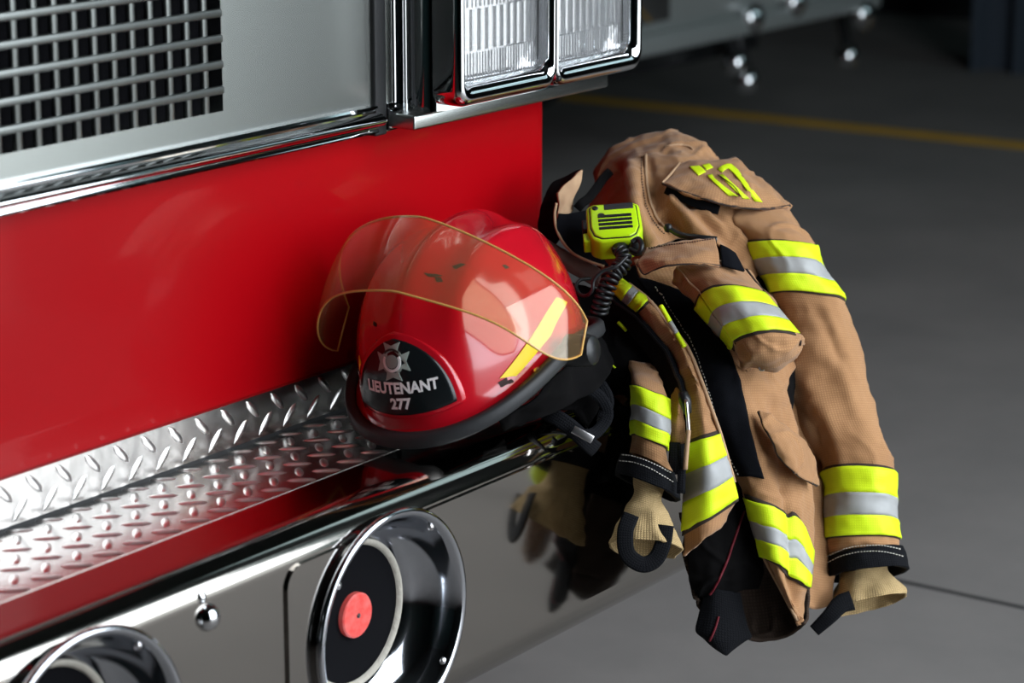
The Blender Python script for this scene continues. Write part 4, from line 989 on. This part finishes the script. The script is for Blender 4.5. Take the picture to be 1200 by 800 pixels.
tv, tf = [], []
for i in range(0, 240):
    s = i / 239; c = np.array([np.interp(s * 59, range(60), tw[:, k]) for k in range(3)]) - FH * .004 - RT * .002
    if i % 2: continue
    bv, bf = box_data(-.0011, .0011, -.0016, .0016, -.0011, .0011); k = len(tv); tv += [c + np.array(v) for v in bv]; tf += [tuple(k + j for j in f_) for f_ in bf]
zt = mesh('zip_teeth', tv, tf, M_BLACKPL, zf, False); zt['kind'] = 'stuff'
ZP = lab(tube('zip_slider', [at(800, 460, 3.118), at(803, 470, 3.115), at(806, 484, 3.118)], [.006, .008, .005], M_BLACKPL, zf, 10, 8), 'black zip slider')
tube('zip_pull', [at(804, 468, 3.106), at(806, 490, 3.10), at(807, 506, 3.10)], .0022, M_BUCKLE, zf, 8, 10)
tube('pull_cord', [at(807, 504, 3.098), at(805, 525, 3.095), at(803, 550, 3.095)], .0030, M_TAND, zf, 8, 10)
lab(ribbon('pull_tab', [(799, 520, 3.11), (799, 545, 3.10), (798, 578, 3.098)], .010, M_NAVY, zf, samples=14, th=.003), 'black zip pull tab')
# tan fold beside the zip
lab(patch('inner_fold', [
    [(783, 420, 3.18), (792, 428, 3.175), (799, 440, 3.17)],
    [(786, 455, 3.175), (794, 460, 3.16), (802, 465, 3.16)],
    [(783, 490, 3.17), (792, 494, 3.15), (803, 494, 3.155)],
    [(783, 520, 3.175), (794, 522, 3.16), (806, 518, 3.16)]], M_TAN, CT, 30, 20, .003, (.003, .04, 50))[0], 'tan inner fold beside the zip')
ribbon('inner_tab', [(791, 518, 3.15), (790, 540, 3.15), (790, 556, 3.155)], .014, M_NAVY, CT)
# ---- black inner lining seen in the open front
lab(patch('inner_lining', [
    [(640, 318, 3.27), (668, 330, 3.255), (700, 336, 3.245), (724, 348, 3.225)],
    [(650, 352, 3.25), (682, 358, 3.235), (715, 362, 3.225), (750, 372, 3.205)],
    [(672, 392, 3.23), (702, 396, 3.215), (735, 402, 3.205), (772, 408, 3.19)],
    [(690, 432, 3.215), (718, 432, 3.205), (752, 440, 3.20), (788, 448, 3.185)],
    [(700, 462, 3.21), (728, 462, 3.21), (768, 478, 3.205), (794, 490, 3.19)]], M_LINING, CT, 44, 44, .004, (.005, .06, 60))[0], 'black inner lining')
for a, b in (((694, 402), (700, 410)), ((707, 424), (721, 437)), ((700, 404), (722, 424))):
    pass
lab(ribbon('lining_tape', [(697, 405, 3.19), (708, 418, 3.185), (721, 431, 3.182)], .0022, M_LIME, CT, samples=12), 'thin lime edge of the lining')
lab(ribbon('lining_tape', [(724, 377, 3.20), (729, 382, 3.198), (734, 387, 3.196)], .0045, M_LIME, CT, samples=12), 'thin lime edge of the lining')
# ---- lower lining with red piping and hanging storm strap
dL = Drop()
lw, _, _ = patch('lower_lining', [
    [(803, 628, 3.195), (822, 616, 3.19), (846, 600, 3.19), (872, 584, 3.20)],
    [(806, 655, 3.20), (828, 645, 3.19), (852, 636, 3.19), (886, 624, 3.205)],
    [(808, 684, 3.205), (828, 680, 3.19), (852, 672, 3.195), (896, 660, 3.215)],
    [(812, 698, 3.215), (830, 700, 3.20), (850, 696, 3.205), (890, 690, 3.23)]], M_LINING, CT, 40, 40, .003, (.004, .05, 70), drop=dL)
lab(lw, 'black lower lining')
seam('red_piping', [(872, 598), (862, 626), (850, 662), (838, 686), (832, 696)], .0017, M_PIPE, lw, dL, .001)
dT = Drop()
stp, _, _ = patch('storm_strap', [
    [(826, 690, 3.21), (838, 690, 3.20), (852, 692, 3.205), (868, 694, 3.22)],
    [(822, 706, 3.21), (837, 706, 3.20), (854, 712, 3.205), (872, 716, 3.22)],
    [(818, 722, 3.21), (836, 724, 3.20), (856, 730, 3.205), (877, 735, 3.22)],
    [(815, 739, 3.21), (834, 744, 3.20), (857, 748, 3.205), (881, 746, 3.22)],
    [(824, 748, 3.211), (838, 754, 3.203), (856, 757, 3.206), (873, 751.5, 3.219)],
    [(834, 757.5, 3.212), (843, 762, 3.206), (854, 764, 3.208), (864, 758, 3.218)],
    [(847, 766.5, 3.213), (849, 767.5, 3.209), (852, 768, 3.209), (855, 765, 3.215)]], M_NAVY, CT, 40, 30, .004, drop=dT, fine=False); lab(stp, 'black strap hanging below the hem')
seam('red_piping', [(842, 722), (838, 736), (832, 750)], .0016, M_PIPE, stp, dT, .001)
# ---- hem facing: dark brown inside of the open front
lab(patch('hem_facing', [
    [(800, 600, 3.20), (830, 610, 3.27), (868, 612, 3.32), (905, 612, 3.31), (938, 612, 3.265)],
    [(806, 650, 3.205), (835, 655, 3.27), (870, 655, 3.32), (908, 655, 3.31), (946, 652, 3.26)],
    [(812, 690, 3.21), (838, 698, 3.26), (872, 702, 3.31), (910, 698, 3.30), (946, 692, 3.25)],
    [(826, 716, 3.215), (848, 728, 3.25), (880, 737, 3.29), (914, 733, 3.28), (943, 718, 3.24)],
    [(838, 722, 3.22), (856, 737, 3.24), (884, 747.5, 3.265), (915, 744, 3.26), (941, 729, 3.23)]], M_HEMIN, CT, 50, 50, .004, (.003, .06, 90))[0], 'dark brown inside of the hem')
# ---- back hem seen between front panel and sleeve
lab(patch('back_panel', [
    [(925, 430, 3.30), (945, 440, 3.31), (965, 460, 3.33)],
    [(930, 520, 3.29), (952, 525, 3.31), (975, 535, 3.33)],
    [(940, 600, 3.28), (958, 602, 3.30), (980, 605, 3.32)],
    [(944, 660, 3.275), (962, 665, 3.295), (980, 668, 3.315)],
    [(942, 708, 3.275), (958, 714, 3.295), (976, 708, 3.315)]], M_TAN, CT, 60, 24, .003, (.003, .07, 80))[0], 'tan back panel hem')

# ================================================================== RADIO MICROPHONE
RM = empty('radio_microphone'); tag(RM, 'lime green radio speaker microphone with coiled black cord, lying on the coat', 'microphone')
rc = at(720, 266, 3.225)
ex = at(742, 258, 3.245) - at(687, 262, 3.245); ex /= np.linalg.norm(ex)                  # across the face
fwd_d = at(747, 288, 3.19) - at(722, 248, 3.235); fwd_d -= ex * (fwd_d @ ex); fwd_d /= np.linalg.norm(fwd_d)   # down the face
en = np.cross(ex, fwd_d); en *= np.sign(en @ (CAM - rc))
def RW(a, b, c): return rc + ex * a * 1.12 + fwd_d * b * 1.12 + en * c
prof = [(-.030, -.026), (-.022, -.031), (.022, -.031), (.030, -.026), (.031, .012), (.026, .026), (.018, .031), (-.018, .031), (-.027, .025), (-.031, .010)]
def slab(name, prof, c0, c1, m, par, bv=.003, sc=1.):
    n = len(prof); vs = [RW(a, b, c0) for a, b in prof] + [RW(a * sc, b * sc, c1) for a, b in prof]
    fs = [(i, (i + 1) % n, n + (i + 1) % n, n + i) for i in range(n)] + [tuple(range(n))[::-1], tuple(range(n, 2 * n))]
    return bevel(mesh(name, vs, fs, m, par), bv, 3, .4)
lab(slab('body', prof, -.024, .010, M_RADIO, RM, .004), 'lime green microphone body')
slab('face_plate', [(a * .86, b * .86) for a, b in prof], .008, .0125, M_RADIO, RM, .002)
slab('face_groove', [(a * .90, b * .90) for a, b in prof], .008, .0108, M_BLACKPL, RM, .001)
for k in range(4):
    b = -.009 + k * .0064; lab(slab('speaker_slot', [(-.018, b), (.020, b), (.020, b + .0044), (-.018, b + .0044)], .010, .0134, M_BLACKPL, RM, .0008), 'black speaker slot')
lab(slab('name_plate', [(-.010, -.0265), (.023, -.0265), (.023, -.017), (-.010, -.017)], .010, .0132, M_HRIM, RM, .001), 'dark name plate')
lathe('screw', [(.004, 0), (.0035, .0008), (.0001, .001)], RW(-.020, -.021, .0125), en, M_BLACKPL, RM, 14)
lathe('screw', [(.0045, 0), (.0035, .0008), (.0001, .001)], RW(-.014, -.009, .0125), en, M_BLACKPL, RM, 14)
def side_btn(b0, b1, c0, c1, m):
    vs = [RW(a, b, c) for c in (c0, c1) for b in (b0, b1) for a in (-.036, -.028)]; return bevel(mesh('side_button', vs, box_data(0, 1, 0, 1, 0, 1)[1], m, RM), .0015, 2)
lab(side_btn(-.012, .004, -.016, .004, M_BLACKPL), 'black talk button'); lab(side_btn(.008, .022, -.018, .002, M_RADIO), 'lime side grip')
lathe('cord_gland', [(.011, 0), (.011, .006), (.009, .012), (.007, .02)], RW(.004, .028, -.006), fwd_d + en * .4, M_BLACKPL, RM, 20)
lathe('jack_cover', [(.010, 0), (.010, .010), (.007, .013), (.0001, .0135)], RW(.022, .030, -.004), fwd_d + en * .5, M_BLACKPL, RM, 20)
# coiled cord
ca = curve_pts(np.array([at(*p) for p in ((724, 290, 3.175), (731, 301, 3.165), (728, 312, 3.16), (718, 322, 3.155), (711, 338, 3.15), (706, 352, 3.15), (702, 366, 3.155))]), 400)
T = np.gradient(ca, axis=0); T /= np.linalg.norm(T, axis=1)[:, None]; cp = []; a = np.cross(T[0], UPZ); a /= np.linalg.norm(a)
for i in range(400):
    a = a - T[i] * (a @ T[i]); a /= np.linalg.norm(a); b = np.cross(T[i], a); th = 2 * PI * 15 * i / 399; rr = .0060 + .0035 * min(1, i / 120)
    cp.append(ca[i] + rr * (a * math.cos(th) + b * math.sin(th)))
lab(tube('coiled_cord', cp, .0023, M_BLACKPL, RM, 8), 'coiled black cord')
tube('cord', [at(*p) for p in ((735, 300, 3.145), (722, 312, 3.14), (706, 318, 3.14), (696, 328, 3.14), (694, 340, 3.142), (688, 346, 3.15), (680, 345, 3.16), (675, 336, 3.17), (680, 328, 3.18), (692, 326, 3.19))], .0024, M_BLACKPL, RM, 8, 80)
tube('cord', [at(*p) for p in ((738, 292, 3.18), (748, 296, 3.17), (752, 288, 3.17), (748, 280, 3.18), (740, 284, 3.18))], .0035, M_BLACKPL, RM, 8, 40)
# antenna of the radio in the pocket
AN = lab(tube('radio_antenna', [at(*p) for p in ((783, 266, 3.225), (786, 269, 3.22), (800, 276, 3.205), (820, 279, 3.19), (840, 281, 3.19))], [.0045, .0035, .004, .0045, .0045], M_BLACKPL, None, 12, 40), 'x')
tag(AN, 'thin black radio antenna with ball tip poking out of the coat pocket', 'antenna')
lathe('antenna_tip', [(.0001, -.006), (.004, -.0048), (.006, 0), (.004, .0048), (.0001, .006)], at(783, 267, 3.222), (0, 0, 1), M_BLACKPL, AN, 16)
